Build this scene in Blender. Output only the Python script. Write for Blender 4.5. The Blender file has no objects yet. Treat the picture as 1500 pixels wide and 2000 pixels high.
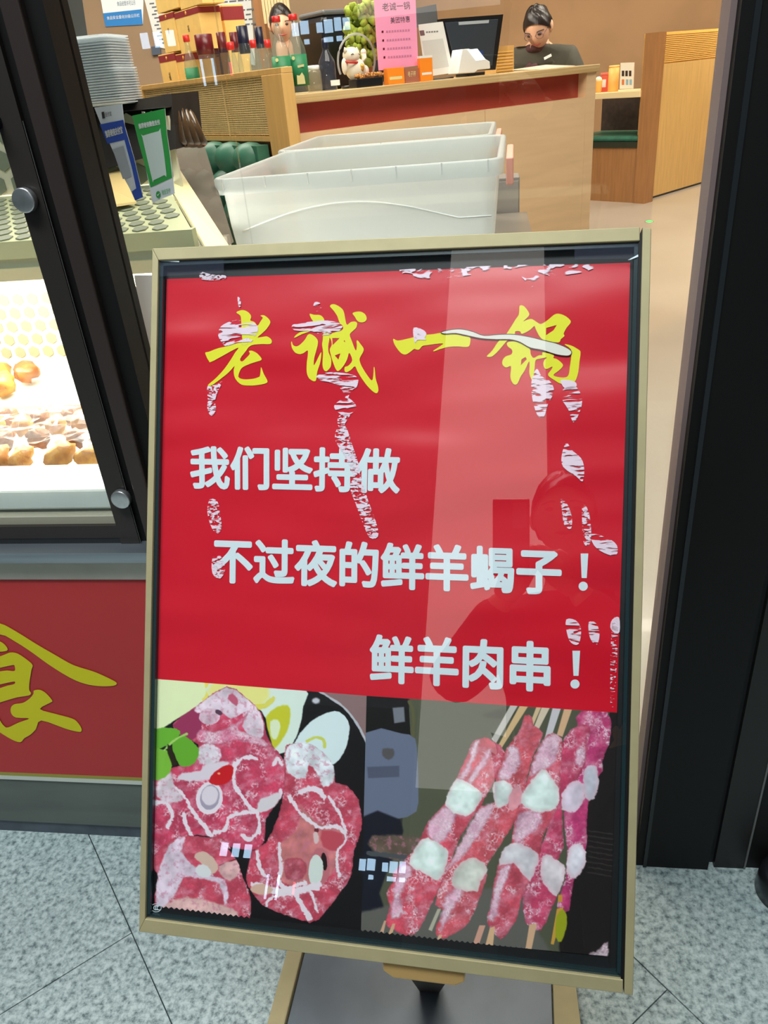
import bpy, bmesh, math, random
import numpy as np
from mathutils import Vector, Matrix, geometry
random.seed(7); np.random.seed(7)
S = bpy.context.scene
COL = S.collection

# ------------------------------------------------------------------ camera
F, H = 1500.0, 1.28                     # focal length in px of the 1500x2000 frame, lens height (m)
def cray(x, y): return np.array([x-750.0, y-1000.0, F])
_up = -cray(1000, 3650); _up /= np.linalg.norm(_up)
_X = -cray(-9560, 1120); _X -= _up*(_X@_up); _X /= np.linalg.norm(_X)
_Y = np.cross(_up, _X)
R = np.array([_X, _Y, _up])             # world = R @ camera ray (x right, y down, z forward)
C0 = np.array([0, 0, H])
cam = bpy.data.cameras.new('camera'); co = bpy.data.objects.new('camera', cam); COL.objects.link(co)
rx, up_, bk = R@[1, 0, 0], -(R@[0, 1, 0]), -(R@[0, 0, 1])
co.matrix_world = Matrix([[rx[i], up_[i], bk[i], C0[i]] for i in range(3)]+[[0, 0, 0, 1]])
cam.sensor_fit = 'HORIZONTAL'; cam.sensor_width = 36; cam.lens = 36*F/1500; cam.clip_start = .01
S.camera = co

# ------------------------------------------------------------------ world and lights
w = bpy.data.worlds.new('night'); S.world = w; w.use_nodes = True
w.node_tree.nodes['Background'].inputs[0].default_value = (.45, .62, .75, 1)
w.node_tree.nodes['Background'].inputs[1].default_value = .10
S.view_settings.view_transform = 'Standard'; S.view_settings.look = 'None'
S.view_settings.exposure = 0.0; S.view_settings.gamma = 1; S.view_settings.use_curve_mapping = False
S.cycles.use_denoising = True
S.cycles.max_bounces = 8; S.cycles.transparent_max_bounces = 24; S.cycles.sample_clamp_indirect = 4
def area(name, loc, tgt, sx, sy, watts, col):
    l = bpy.data.lights.new(name, 'AREA'); l.shape = 'RECTANGLE'; l.size = sx; l.size_y = sy; l.energy = watts; l.color = col
    o = bpy.data.objects.new(name, l); COL.objects.link(o); o.location = loc
    o.rotation_euler = (Vector(tgt)-Vector(loc)).to_track_quat('-Z', 'Y').to_euler(); return o
area('street_canopy_light', (-.7, -.75, 4.4), (-.3, .5, 0), 2.4, .9, 205, (.88, .97, 1))
area('shop_ceiling_and_fill_light', (.2, 2.2, 3.0), (.2, 2.8, 0), 2.4, 1.6, 120, (1, .92, .80))
area('shop_ceiling_and_fill_light', (-1.6, 4.0, 3.0), (-1.6, 4.4, 0), 2.4, 1.6, 130, (1, .92, .80))
area('shop_ceiling_and_fill_light', (2.0, 5.6, 3.0), (1.8, 7.6, 0), 2.6, 1.8, 260, (1, .90, .76))
area('shop_ceiling_and_fill_light', (1.5, 9.0, 3.0), (1.5, 11.2, .6), 5, 1.2, 330, (1, .90, .76))  # fill lamp added to brighten the far brown wall
area('display_case_light', (-1.0, 1.37, 1.012), (-1.0, 1.14, .78), .9, .06, 17, (1, .93, .78))
area('display_case_light', (-1.0, 1.40, 1.012), (-1.0, 1.62, .86), .9, .06, 7, (1, .95, .84))

# ------------------------------------------------------------------ materials
def srgb(c):
    c = [v/255 for v in c[:3]]
    return tuple((v/12.92 if v <= .04045 else ((v+.055)/1.055)**2.4) for v in c)+(1,)
MATS = {}
def mat(name, col=(200, 200, 200), rough=.5, metal=0, var=0.0, vscale=8, stretch=(1, 1, 1), bump=0, bscale=40, emit=0, ecol=None, coat=0, col2=None, spec=.5):
    if name in MATS: return MATS[name]
    m = bpy.data.materials.new(name); m.use_nodes = True; N = m.node_tree.nodes; L = m.node_tree.links
    b = N['Principled BSDF']; c = srgb(col)
    b.inputs['Base Color'].default_value = c; b.inputs['Roughness'].default_value = rough
    b.inputs['Metallic'].default_value = metal; b.inputs['Coat Weight'].default_value = coat
    b.inputs['Specular IOR Level'].default_value = spec
    tc = N.new('ShaderNodeTexCoord'); mp = N.new('ShaderNodeMapping'); mp.inputs['Scale'].default_value = stretch
    L.new(tc.outputs['Object'], mp.inputs['Vector'])
    if var or col2:
        n = N.new('ShaderNodeTexNoise'); n.inputs['Scale'].default_value = vscale; n.inputs['Detail'].default_value = 5
        L.new(mp.outputs[0], n.inputs['Vector'])
        r = N.new('ShaderNodeValToRGB'); r.color_ramp.elements[0].position = .35; r.color_ramp.elements[1].position = .65
        c2 = srgb(col2) if col2 else tuple(max(0, v*(1-var)) for v in c[:3])+(1,)
        r.color_ramp.elements[0].color = c2; r.color_ramp.elements[1].color = c if col2 else tuple(min(1, v*(1+var*.6)) for v in c[:3])+(1,)
        L.new(n.outputs['Fac'], r.inputs[0]); L.new(r.outputs[0], b.inputs['Base Color'])
    if bump:
        n2 = N.new('ShaderNodeTexNoise'); n2.inputs['Scale'].default_value = bscale; n2.inputs['Detail'].default_value = 3 if bscale > 5 else 1
        L.new(mp.outputs[0], n2.inputs['Vector'])
        bp = N.new('ShaderNodeBump'); bp.inputs['Strength'].default_value = bump; bp.inputs['Distance'].default_value = .01
        L.new(n2.outputs['Fac'], bp.inputs['Height']); L.new(bp.outputs[0], b.inputs['Normal'])
    if emit:
        b.inputs['Emission Color'].default_value = srgb(ecol or col); b.inputs['Emission Strength'].default_value = emit
    MATS[name] = m; return m
def glassmat(name, tint=(1, 1, 1), ior=1.5, rough=0.0, haze=0.0, hcol=(200, 200, 200)):
    m = bpy.data.materials.new(name); m.use_nodes = True; N = m.node_tree.nodes; L = m.node_tree.links
    N.remove(N['Principled BSDF']); out = N['Material Output']
    g = N.new('ShaderNodeNewGeometry'); ma = N.new('ShaderNodeMapRange')
    ma.inputs['To Min'].default_value = ior; ma.inputs['To Max'].default_value = 1/ior
    L.new(g.outputs['Backfacing'], ma.inputs['Value'])
    fr = N.new('ShaderNodeFresnel'); L.new(ma.outputs[0], fr.inputs['IOR'])
    t = N.new('ShaderNodeBsdfTransparent'); t.inputs[0].default_value = (*tint, 1)
    gl = N.new('ShaderNodeBsdfGlossy'); gl.inputs['Roughness'].default_value = rough
    x = N.new('ShaderNodeMixShader'); L.new(fr.outputs[0], x.inputs[0]); L.new(t.outputs[0], x.inputs[1]); L.new(gl.outputs[0], x.inputs[2])
    last = x
    if haze:
        d = N.new('ShaderNodeBsdfDiffuse'); d.inputs[0].default_value = srgb(hcol); tr = N.new('ShaderNodeBsdfTranslucent'); tr.inputs[0].default_value = srgb(hcol)
        a = N.new('ShaderNodeMixShader'); a.inputs[0].default_value = .5; L.new(d.outputs[0], a.inputs[1]); L.new(tr.outputs[0], a.inputs[2])
        x2 = N.new('ShaderNodeMixShader'); x2.inputs[0].default_value = haze; L.new(x.outputs[0], x2.inputs[1]); L.new(a.outputs[0], x2.inputs[2]); last = x2
    L.new(last.outputs[0], out.inputs[0]); MATS[name] = m; return m

# ------------------------------------------------------------------ geometry helpers
def ray(x, y): return R@cray(x, y)
def D(x, y, d): return C0+ray(x, y)/F*d                 # point at optical depth d (m) seen at a photo pixel
def onground(x, y, z=0.0):
    r = ray(x, y); return C0+r*((z-H)/r[2])
class Frame:                                            # origin and three orthonormal axes; w is the outward normal
    def __init__(s, o, u, v, w): s.o, s.u, s.v, s.w = map(lambda a: np.array(a, float), (o, u, v, w))
    def pt(s, a, b, c=0): return s.o+s.u*a+s.v*b+s.w*c
    def px(s, x, y, c=0):                               # local (u, v) where a photo pixel meets the plane w = c
        r = ray(x, y); o = s.o+s.w*c; t = ((o-C0)@s.w)/(r@s.w); p = C0+r*t-s.o; return p@s.u, p@s.v
    def P(s, x, y, c=0): u, v = s.px(x, y, c); return s.pt(u, v, c)
WORLD = Frame((0, 0, 0), (1, 0, 0), (0, 1, 0), (0, 0, 1))
def xz(Y0): return Frame((0, Y0, 0), (1, 0, 0), (0, 0, 1), (0, -1, 0))
def tess(polys):
    tr = geometry.tessellate_polygon([[Vector((p[0], p[1], 0)) for p in q] for q in polys])
    return [p for q in polys for p in q], tr
def smooth(pts, n=2):
    out = []; N = len(pts)
    for i in range(N):
        p0, p1, p2, p3 = (np.array(pts[(i+k-1) % N], float) for k in range(4))
        for j in range(n):
            t = j/n
            out.append(tuple(.5*((2*p1)+(-p0+p2)*t+(2*p0-5*p1+4*p2-p3)*t*t+(-p0+3*p1-3*p2+p3)*t**3)))
    return out
class MB:
    def __init__(s): s.v = []; s.f = []; s.sm = []
    def add(s, vs, fs, sm=False):
        k = len(s.v); s.v += [tuple(map(float, p)) for p in vs]; s.f += [tuple(k+i for i in f) for f in fs]; s.sm += [sm]*len(fs); return s
    def box(s, a, b, fr=WORLD):
        (x0, y0, z0), (x1, y1, z1) = a, b
        vs = [fr.pt(x, y, z) for z in (z0, z1) for x, y in ((x0, y0), (x1, y0), (x1, y1), (x0, y1))]
        return s.add(vs, [(0, 3, 2, 1), (4, 5, 6, 7), (0, 1, 5, 4), (1, 2, 6, 5), (2, 3, 7, 6), (3, 0, 4, 7)])
    def prism(s, pts, z0, z1, fr=WORLD, holes=()):      # polygon in (u, v), extruded along w
        ps, tr = tess([pts, *holes]); n = len(ps)
        vs = [fr.pt(p[0], p[1], z) for z in (z0, z1) for p in ps]
        fs = [tuple(t) for t in tr]+[tuple(n+i for i in t[::-1]) for t in tr]
        k = 0
        for q in (pts, *holes):
            m = len(q)
            for i in range(m): j = (i+1) % m; fs.append((k+i, k+j, n+k+j, n+k+i))
            k += m
        return s.add(vs, fs)
    def flat(s, pts, z, fr, holes=()):
        ps, tr = tess([pts, *holes]); return s.add([fr.pt(p[0], p[1], z) for p in ps], [tuple(t) for t in tr])
    def hexa(s, q0, q1):                                # two quads of world points
        return s.add(list(q0)+list(q1), [(0, 3, 2, 1), (4, 5, 6, 7), (0, 1, 5, 4), (1, 2, 6, 5), (2, 3, 7, 6), (3, 0, 4, 7)])
    def lathe(s, prof, fr=WORLD, n=20, cx=0, cy=0, sq=1):
        vs = []; fs = []
        for r, z in prof:
            for k in range(n): a = 2*math.pi*k/n; vs.append(fr.pt(cx+r*math.cos(a), cy+sq*r*math.sin(a), z))
        for i in range(len(prof)-1):
            for k in range(n): j = (k+1) % n; fs.append((i*n+k, i*n+j, i*n+n+j, i*n+n+k))
        fs.append(tuple(range(n))[::-1]); fs.append(tuple((len(prof)-1)*n+k for k in range(n)))
        return s.add(vs, fs, True)
    def tube(s, pts, r, n=8, closed=False):
        pts = [np.array(p, float) for p in pts]; vs = []; fs = []; m = len(pts)
        rr = r if hasattr(r, '__len__') else [r]*m
        for i, p in enumerate(pts):
            d = pts[min(i+1, m-1)]-pts[max(i-1, 0)]; d = d/(np.linalg.norm(d)+1e-9)
            a = np.cross(d, (0, 0, 1) if abs(d[2]) < .9 else (1, 0, 0)); a /= np.linalg.norm(a); b = np.cross(d, a)
            for k in range(n): t = 2*math.pi*k/n; vs.append(p+rr[i]*(a*math.cos(t)+b*math.sin(t)))
        for i in range(m-1):
            for k in range(n): j = (k+1) % n; fs.append((i*n+k, i*n+j, i*n+n+j, i*n+n+k))
        fs.append(tuple(range(n))[::-1]); fs.append(tuple((m-1)*n+k for k in range(n)))
        return s.add(vs, fs, True)
    def ball(s, c, r, n=12, m=8, noise=0, seed=0):
        c = np.array(c, float); r = np.array(r if hasattr(r, '__len__') else (r, r, r), float); rnd = random.Random(seed)
        vs = [c+r*(0, 0, 1)]; fs = []
        for i in range(1, m):
            for k in range(n):
                a, b = math.pi*i/m, 2*math.pi*k/n; q = 1+noise*rnd.uniform(-1, 1)
                vs.append(c+r*q*(math.sin(a)*math.cos(b), math.sin(a)*math.sin(b), math.cos(a)))
        vs.append(c-r*(0, 0, 1)); l = len(vs)-1
        for k in range(n):
            j = (k+1) % n; fs.append((0, 1+k, 1+j)); fs.append((l, l-n+j, l-n+k))
            for i in range(m-2): fs.append((1+i*n+k, 1+i*n+n+k, 1+i*n+n+j, 1+i*n+j))
        return s.add(vs, fs, True)
    def build(s, name, m, parent=None, bevel=0, origin=None):
        o0 = Vector((0, 0, 0))
        if parent is not None:
            p = parent
            while p: o0 += p.location; p = p.parent
        if origin is None and parent is None and s.v:
            a = np.array(s.v); mn, mx = a.min(0), a.max(0); origin = ((mn[0]+mx[0])/2, (mn[1]+mx[1])/2, mn[2])
        oo = Vector(origin) if origin is not None else Vector((0, 0, 0))
        me = bpy.data.meshes.new(name); me.from_pydata([tuple(Vector(v)-o0-oo) for v in s.v], [], s.f)
        me.polygons.foreach_set('use_smooth', s.sm); me.update()
        bm = bmesh.new(); bm.from_mesh(me); bmesh.ops.recalc_face_normals(bm, faces=bm.faces); bm.to_mesh(me); bm.free()
        ms = m if isinstance(m, (list, tuple)) else [m]
        for q in ms: me.materials.append(q)
        o = bpy.data.objects.new(name, me); COL.objects.link(o); o.location = oo
        if parent is not None: o.parent = parent
        if bevel:
            bv = o.modifiers.new('bevel', 'BEVEL'); bv.width = bevel; bv.segments = 2; bv.limit_method = 'ANGLE'
        return o
def empty(name, loc, label=None, cat=None, group=None, rz=0):
    o = bpy.data.objects.new(name, None); COL.objects.link(o); o.location = tuple(loc); o.rotation_euler.z = rz; o.empty_display_size = .05
    return tag(o, label, cat, group)
def tag(o, label=None, cat=None, group=None, kind=None):
    if label: o['label'] = label
    if cat: o['category'] = cat
    if group: o['group'] = group
    if kind: o['kind'] = kind
    return o
def struct(o): o['kind'] = 'structure'; return o
def dup(root, loc, rz=None, label=None, sc=None):
    r = root.copy(); COL.objects.link(r); r.location = tuple(loc)
    if rz is not None: r.rotation_euler.z = rz
    if sc: r.scale = sc
    if label: r['label'] = label
    for ch in list(root.children):
        c = ch.copy(); COL.objects.link(c); c.parent = r
        for g in ch.children:
            d = g.copy(); COL.objects.link(d); d.parent = c
    return r
def glyphs(s, off=0.0):                                 # outline of a string from Blender's built-in font, as a flat mesh
    cu = bpy.data.curves.new('t', 'FONT'); cu.body = s; cu.offset = off; cu.resolution_u = 3
    o = bpy.data.objects.new('t', cu); COL.objects.link(o)
    dg = bpy.context.evaluated_depsgraph_get(); me = bpy.data.meshes.new_from_object(o.evaluated_get(dg))
    v = np.array([tuple(p.co)[:2] for p in me.vertices]); f = [tuple(p.vertices) for p in me.polygons]
    bpy.data.objects.remove(o); bpy.data.curves.remove(cu); bpy.data.meshes.remove(me); return v, f
def text(s, quad, fr, z, off=0.0, mb=None):             # text whose ink box fills four photo pixels (TL, TR, BR, BL) on a plane
    v, f = glyphs(s); mn, mx = v.min(0), v.max(0); t = (v-mn)/(mx-mn)
    q = [np.array(fr.px(*p, z)) for p in quad]; mb = mb or MB()
    vs = []
    for a, b in t:
        p = (q[0]*(1-a)+q[1]*a)*b+(q[3]*(1-a)+q[2]*a)*(1-b); vs.append(fr.pt(p[0], p[1], z))
    if not off: return mb.add(vs, f)
    h = off*abs(q[0][1]-q[3][1])                        # bolder strokes: a fan of shifted copies, each a hair above the last
    for k in range(13):
        dx, dy = (0, 0) if k == 12 else (h*math.cos(k*math.pi/6), h*math.sin(k*math.pi/6))
        mb.add([p+fr.u*dx+fr.v*dy+fr.w*k*1.5e-5 for p in vs], f)
    return mb
def pxpoly(pts, fr, z=0): return [fr.px(x, y, z) for x, y in pts]

# ------------------------------------------------------------------ shared materials
M_gold = mat('champagne_gold_paint', (166, 154, 116), .6, .3, var=.06, vscale=30)
M_blackback = mat('black_backing', (16, 17, 20), .6)
M_frame = mat('dark_bronze_aluminium', (42, 36, 32), .5, .1, var=.15, vscale=6, stretch=(1, 1, .2))
M_frame2 = mat('black_aluminium', (16, 14, 14), .55, .0, spec=.25)
M_glass = glassmat('clear_glass', (.985, .995, .99))
M_bglass = glassmat('cover_glass', (.99, .995, .99), 1.5)
M_white = mat('white_print', (212, 226, 232), .5)
M_yellow = mat('yellow_print', (226, 222, 0), .55)
M_ink = mat('dark_ink', (50, 48, 52), .6)
M_steel = mat('brushed_steel', (150, 158, 165), .3, .8, var=.15, vscale=12, stretch=(.2, 1, 6))
M_steel_b = mat('beige_steel', (166, 160, 150), .35, .55, var=.08, vscale=12)
M_ply = mat('plywood_edge', (216, 190, 140), .45, col2=(190, 156, 104), vscale=5, stretch=(.5, .5, 60))
M_beech = mat('beech_veneer', (230, 196, 154), .5, var=.06, vscale=2.5, stretch=(1.2, 1.2, 12))
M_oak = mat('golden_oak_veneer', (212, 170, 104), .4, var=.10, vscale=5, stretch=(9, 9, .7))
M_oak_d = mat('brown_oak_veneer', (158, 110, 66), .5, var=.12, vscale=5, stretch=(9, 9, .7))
M_green = mat('green_leather', (52, 108, 88), .45, var=.2, vscale=12)
M_skin = mat('skin', (226, 178, 146), .5)
M_hair = mat('black_hair', (26, 20, 20), .35, bump=.3, bscale=90, stretch=(1, 1, .2))
M_cream = mat('cream_enamel', (236, 226, 190), .4)
M_wht = mat('white_plastic', (232, 234, 232), .35)
M_blk = mat('black_plastic', (22, 23, 26), .3)
M_grey = mat('grey_plastic', (96, 100, 104), .4)
M_orange = mat('orange_card', (248, 140, 30), .5)
M_red = mat('red_plastic', (200, 40, 36), .35)
M_maroon = mat('maroon_foil', (96, 24, 30), .3)

# ================================================================== SETTING
Y0 = float(onground(270, 1635)[1])                       # street face of the shop front
FW = xz(Y0)
# pavement: granite slabs laid diagonally, each slab a piece
pv = struct(empty('floor_pavement', (0, 0, 0)))
M_base = mat('dark_joint_mortar', (84, 98, 98), .9)
MB().box((-22, -44, -.03), (22, Y0+.06, -.006)).build('joint_bed', M_base, pv)
def granite():
    m = mat('grey_granite', (150, 162, 160), .55, var=.0)
    N = m.node_tree.nodes; L = m.node_tree.links; b = N['Principled BSDF']
    tc = N.new('ShaderNodeTexCoord')
    a = N.new('ShaderNodeTexNoise'); a.inputs['Scale'].default_value = 95; a.inputs['Detail'].default_value = 4; a.inputs['Roughness'].default_value = .65
    c = N.new('ShaderNodeTexVoronoi'); c.inputs['Scale'].default_value = 130
    d = N.new('ShaderNodeTexNoise'); d.inputs['Scale'].default_value = 4
    for n in (a, c, d): L.new(tc.outputs['Object'], n.inputs['Vector'])
    r = N.new('ShaderNodeValToRGB'); e = r.color_ramp.elements
    e[0].position = .33; e[0].color = srgb((92, 106, 108)); e[1].position = .62; e[1].color = srgb((186, 198, 196))
    k = r.color_ramp.elements.new(.47); k.color = srgb((152, 166, 165))
    L.new(a.outputs['Fac'], r.inputs[0])
    r2 = N.new('ShaderNodeValToRGB'); e = r2.color_ramp.elements; e[0].position = .0; e[0].color = (.7, .7, .7, 1); e[1].position = .25; e[1].color = (1, 1, 1, 1)
    L.new(c.outputs['Distance'], r2.inputs[0])
    x = N.new('ShaderNodeMixRGB'); x.blend_type = 'MULTIPLY'; x.inputs[0].default_value = .6; L.new(r.outputs[0], x.inputs[1]); L.new(r2.outputs[0], x.inputs[2])
    r3 = N.new('ShaderNodeValToRGB'); e = r3.color_ramp.elements; e[0].position = .3; e[0].color = (.82, .84, .85, 1); e[1].position = .7; e[1].color = (1, 1, 1, 1); L.new(d.outputs['Fac'], r3.inputs[0])
    x2 = N.new('ShaderNodeMixRGB'); x2.blend_type = 'MULTIPLY'; x2.inputs[0].default_value = 1; L.new(x.outputs[0], x2.inputs[1]); L.new(r3.outputs[0], x2.inputs[2])
    L.new(x2.outputs[0], b.inputs['Base Color'])
    bp = N.new('ShaderNodeBump'); bp.inputs['Strength'].default_value = .25; bp.inputs['Distance'].default_value = .002; L.new(a.outputs['Fac'], bp.inputs['Height']); L.new(bp.outputs[0], b.inputs['Normal'])
    return m
M_gran = granite()
ang = math.radians(132.2); du = np.array([math.cos(ang), math.sin(ang)]); dp = np.array([-du[1], du[0]])*-1   # along a joint line, and across to the right
A2 = np.array([-.648, .746]); C2 = np.array([.258, .717]); Wt = float((C2-A2)@dp); Lt = .9
def clip_poly(poly, ax, lim, sign):
    out = []
    for i in range(len(poly)):
        a, b = poly[i], poly[(i+1) % len(poly)]
        ia, ib = sign*(a[ax]-lim) <= 0, sign*(b[ax]-lim) <= 0
        if ia: out.append(a)
        if ia != ib: t = (lim-a[ax])/(b[ax]-a[ax]); out.append((a[0]+(b[0]-a[0])*t, a[1]+(b[1]-a[1])*t))
    return out
g = .0010
for i in range(-4, 5):
    off = float(A2@du) if i % 2 == 0 else float(C2@du)
    for j in range(-4, 5):
        u0, u1 = off+(j-1)*Lt+g, off+j*Lt-g; p0 = float(A2@dp)+(i-1)*Wt+g; p1 = p0+Wt-2*g
        q = [tuple(du*u+dp*p) for u, p in ((u0, p0), (u1, p0), (u1, p1), (u0, p1))]
        for ax, lim, sg in ((1, Y0+.02, 1), (1, -1.2, -1), (0, -2.6, -1), (0, 2.6, 1)):
            q = clip_poly(q, ax, lim, sg) if q else q
        if len(q) < 3: continue
        MB().prism(q, -.02, random.uniform(-.0006, 0), WORLD).build('paving_slab', M_gran, pv)
# shop floor, ceiling and walls
M_floor = mat('polished_beige_stone', (188, 180, 166), .18, var=.06, vscale=1.2, coat=.2)
struct(MB().box((-5.5, Y0+.06, -.05), (6.5, 12.4, 0)).build('floor', M_floor))
struct(MB().box((-5.5, Y0+.0, 3.1), (6.5, 12.4, 3.2)).build('ceiling', mat('warm_ceiling', (150, 130, 105), .9)))
M_wall = mat('brown_wall', (150, 116, 80), .75, var=.12, vscale=1.5)
struct(MB().box((-5.5, 12.2, 0), (6.5, 12.4, 3.1)).build('wall_back', M_wall))
struct(MB().box((6.3, Y0+.3, 0), (6.5, 12.2, 3.1)).build('wall_right', M_wall))
struct(MB().box((-5.5, Y0+.3, 0), (-5.3, 12.2, 3.1)).build('wall_left', M_wall))
# partition wall behind the bottles (a nearer wall on the left)
wl0, wl1 = D(150, 100, 5.2), D(700, 60, 5.2)
struct(MB().hexa([(wl0[0]-2, wl0[1]-.2, 0), (wl1[0], wl1[1], 0), (wl1[0], wl1[1]+.1, 0), (wl0[0]-2, wl0[1]-.1, 0)], [(wl0[0]-2, wl0[1]-.2, 3.1), (wl1[0], wl1[1], 3.1), (wl1[0], wl1[1]+.1, 3.1), (wl0[0]-2, wl0[1]-.1, 3.1)]).build('wall_inner', mat('taupe_wall', (148, 124, 98), .8, var=.1, vscale=2)))
# red low wall under the serving window
Xe = -.30                                              # right end of the low wall, hidden behind the poster stand
def zf(x, y, c=0): return FW.px(x, y, c)[1]
XL = -1.7
z_led, z_ledb, z_pt, z_pb, z_wh, z_k = zf(140, 1060), zf(140, 1079), zf(140, 1122), zf(140, 1505), zf(140, 1519), zf(140, 1604)
lw = struct(empty('wall_front', ((XL+Xe)/2, Y0, 0)))
MB().box((XL, .0, -.10), (Xe, z_k, .0), FW).build('plinth_kerb', mat('blue_grey_sealant', (70, 78, 88), .5, var=.3, vscale=20), lw)
MB().box((XL, z_k, -.10), (Xe, z_wh, .006), FW).build('base_strip', mat('grey_green_stone', (88, 94, 88), .5, var=.2, vscale=3, stretch=(1, 1, 6)), lw)
MB().box((XL, z_wh, -.10), (Xe, z_pb-.009, .010), FW).build('white_edging', mat('white_edge', (196, 200, 190), .5), lw)
MB().box((XL, z_pb-.009, -.10), (Xe, z_pb, .010), FW).build('yellow_edging', mat('olive_yellow_edge', (150, 142, 50), .5), lw)
rp = MB().box((XL, z_pb, -.10), (Xe, z_pt, .010), FW).build('red_banner', mat('matt_red_banner', (178, 44, 46), .62, var=.05, vscale=4), lw)
MB().box((XL, z_pt, -.10), (Xe, z_ledb, .014), FW).build('steel_fascia', M_steel_b, lw)
MB().box((XL, z_ledb, -.12), (Xe, z_led, .030), FW).build('steel_ledge', M_steel, lw)
mb = MB()
def S6(pts): return pxpoly([(x/6.25, 1190+y/6.25) for x, y in smooth(pts, 3)], FW, .011)
for pl in ([(0, 170), (200, 270), (450, 425), (700, 570), (900, 680), (1150, 760), (1330, 840), (1420, 890), (1415, 920), (1350, 935), (1200, 935), (1030, 905), (850, 830), (600, 675), (400, 530), (200, 400), (0, 305), (-180, 420), (-420, 560), (-300, 420), (-120, 230)],
           [(0, 390), (60, 430), (95, 480), (80, 505), (0, 515), (-60, 500), (-60, 400)],
           [(415, 990), (480, 980), (540, 1005), (600, 1060), (640, 1115), (620, 1135), (490, 1215), (680, 1275), (880, 1330), (950, 1380), (995, 1450), (990, 1490), (940, 1490), (800, 1455), (505, 1355), (440, 1460), (370, 1530), (300, 1570), (250, 1620), (150, 1590), (0, 1500), (-80, 1440), (-80, 1200), (-40, 1250), (0, 1350), (50, 1420), (100, 1440), (230, 1380), (360, 1330), (200, 1320), (140, 1270), (135, 1200), (180, 1155), (280, 1140), (360, 1090), (410, 1030)],
           [(-90, 570), (0, 570), (60, 550), (130, 525), (220, 540), (340, 620), (400, 680), (385, 740), (360, 900), (360, 985), (380, 1020), (350, 1050), (200, 1075), (0, 1135), (-90, 1160), (-90, 980), (0, 960), (90, 930), (175, 910), (180, 880), (90, 895), (0, 915), (-90, 930), (-90, 770), (0, 755), (90, 745), (180, 750), (180, 690), (150, 680), (0, 712), (-90, 730)]):
    mb.flat(S6(pl), .0115, FW)
mb.build('food_character', mat('banner_yellow', (206, 196, 0), .6), rp)
# shop-front glass and mullions
struct(MB().box((-.476, z_led, -.045), (Xe, 2.4, -.039), FW).build('window_1', M_glass))
struct(MB().box((Xe, .02, -.045), (.24, 2.4, -.039), FW).build('window_2', M_glass))
pl = struct(empty('trim_1', (-.52, Y0, 0)))
M_frame_l = mat('brown_aluminium_rib', (58, 48, 45), .4, .3)
MB().box((-.566, z_led, -.06), (-.536, 2.4, .004), FW).build('post_flange', M_frame, pl)
MB().box((-.536, z_led, -.06), (-.520, 2.4, -.004), FW).build('post_groove', M_frame2, pl)
MB().box((-.520, z_led, -.06), (-.497, 2.4, .012), FW).build('post_rib', M_frame_l, pl, .002)
MB().box((-.497, z_led, -.06), (-.476, 2.4, .0), FW).build('post_side', M_frame2, pl)
MB().box((-.534, z_led, .004), (-.5335, zf(110, 230), .0052), FW).build('post_seam', mat('grey_seam', (92, 90, 88), .5), pl)
pr = struct(empty('trim_2', (.32, Y0, 0)))
MB().box((.2378, .0, -.05), (.2440, 2.4, -.012), FW).build('glazing_gasket', mat('mauve_grey_rubber', (120, 102, 100), .55), pr)
MB().box((.2440, .0, -.05), (.2560, 2.4, .004), FW).build('post_channel', M_frame2, pr)
MB().box((.2560, .0, -.05), (.2620, 2.4, .008), FW).build('post_edge', mat('blue_black_edge', (44, 48, 52), .35, .4), pr)
MB().box((.2620, .0, -.05), (.3680, 2.4, .006), FW).build('post_face', M_frame2, pr)
MB().box((.3680, .0, -.05), (.3800, 2.4, -.010), FW).build('post_groove', M_blackback, pr)
MB().box((.3800, .0, -.05), (.4300, 2.4, .0), FW).build('door_stile', mat('dark_door_frame', (32, 30, 28), .4, .3), pr)
MB().box((.4300, .0, -.05), (.4330, 2.4, .0015), FW).build('door_seam', mat('grey_seam_b', (100, 100, 98), .5), pr)
MB().box((.4330, .0, -.05), (1.3, 2.4, -.003), FW).build('door_leaf', M_frame2, pr)
struct(MB().box((-3, 2.4, -.3), (3, 3.6, .05), FW).build('wall_lintel', M_frame2))
struct(MB().box((Xe-.01, 0, -.055), (Xe+.012, z_led+.02, -.03), FW).build('trim_3', M_frame2))
struct(MB().box((Xe, 0, -.06), (.245, .02, -.02), FW).build('trim_4', M_frame2))
# serving window, left of the post
sw = struct(empty('window_3', (-.75, Y0, z_led)))
x1 = -.566
zt = zf(120, 1026); zs = zf(120, 1012)
MB().box((XL, z_led, -.05), (x1+.01, z_led+.010, .002), FW).build('black_channel', M_blackback, sw)
MB().box((XL, z_led+.010, -.05), (x1+.005, zt, .003), FW).build('bottom_rail', M_frame, sw)
MB().box((XL, zt, -.05), (x1+.004, zs, -.004), FW).build('beige_sill', mat('beige_sill_paint', (150, 146, 128), .6), sw)
zr = zf(30, 232)
MB().box((XL, zr-.010, -.02), (x1+.006, zr+.008, .022), FW).build('window_handle_rail', mat('blue_black_metal', (40, 52, 66), .22, .7), sw, .006)
MB().box((XL, zs, -.014), (x1-.001, zr-.010, -.008), FW).build('lower_pane', M_glass, sw)
MB().box((XL, zr+.008, -.034), (x1-.030, 2.4, -.028), FW).build('upper_pane', glassmat('hazy_glass', haze=.35, hcol=(170, 176, 176)), sw)
MB().box((x1-.032, zr+.008, -.04), (x1+.003, 2.4, -.002), FW).build('upper_stile', M_frame, sw)
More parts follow.
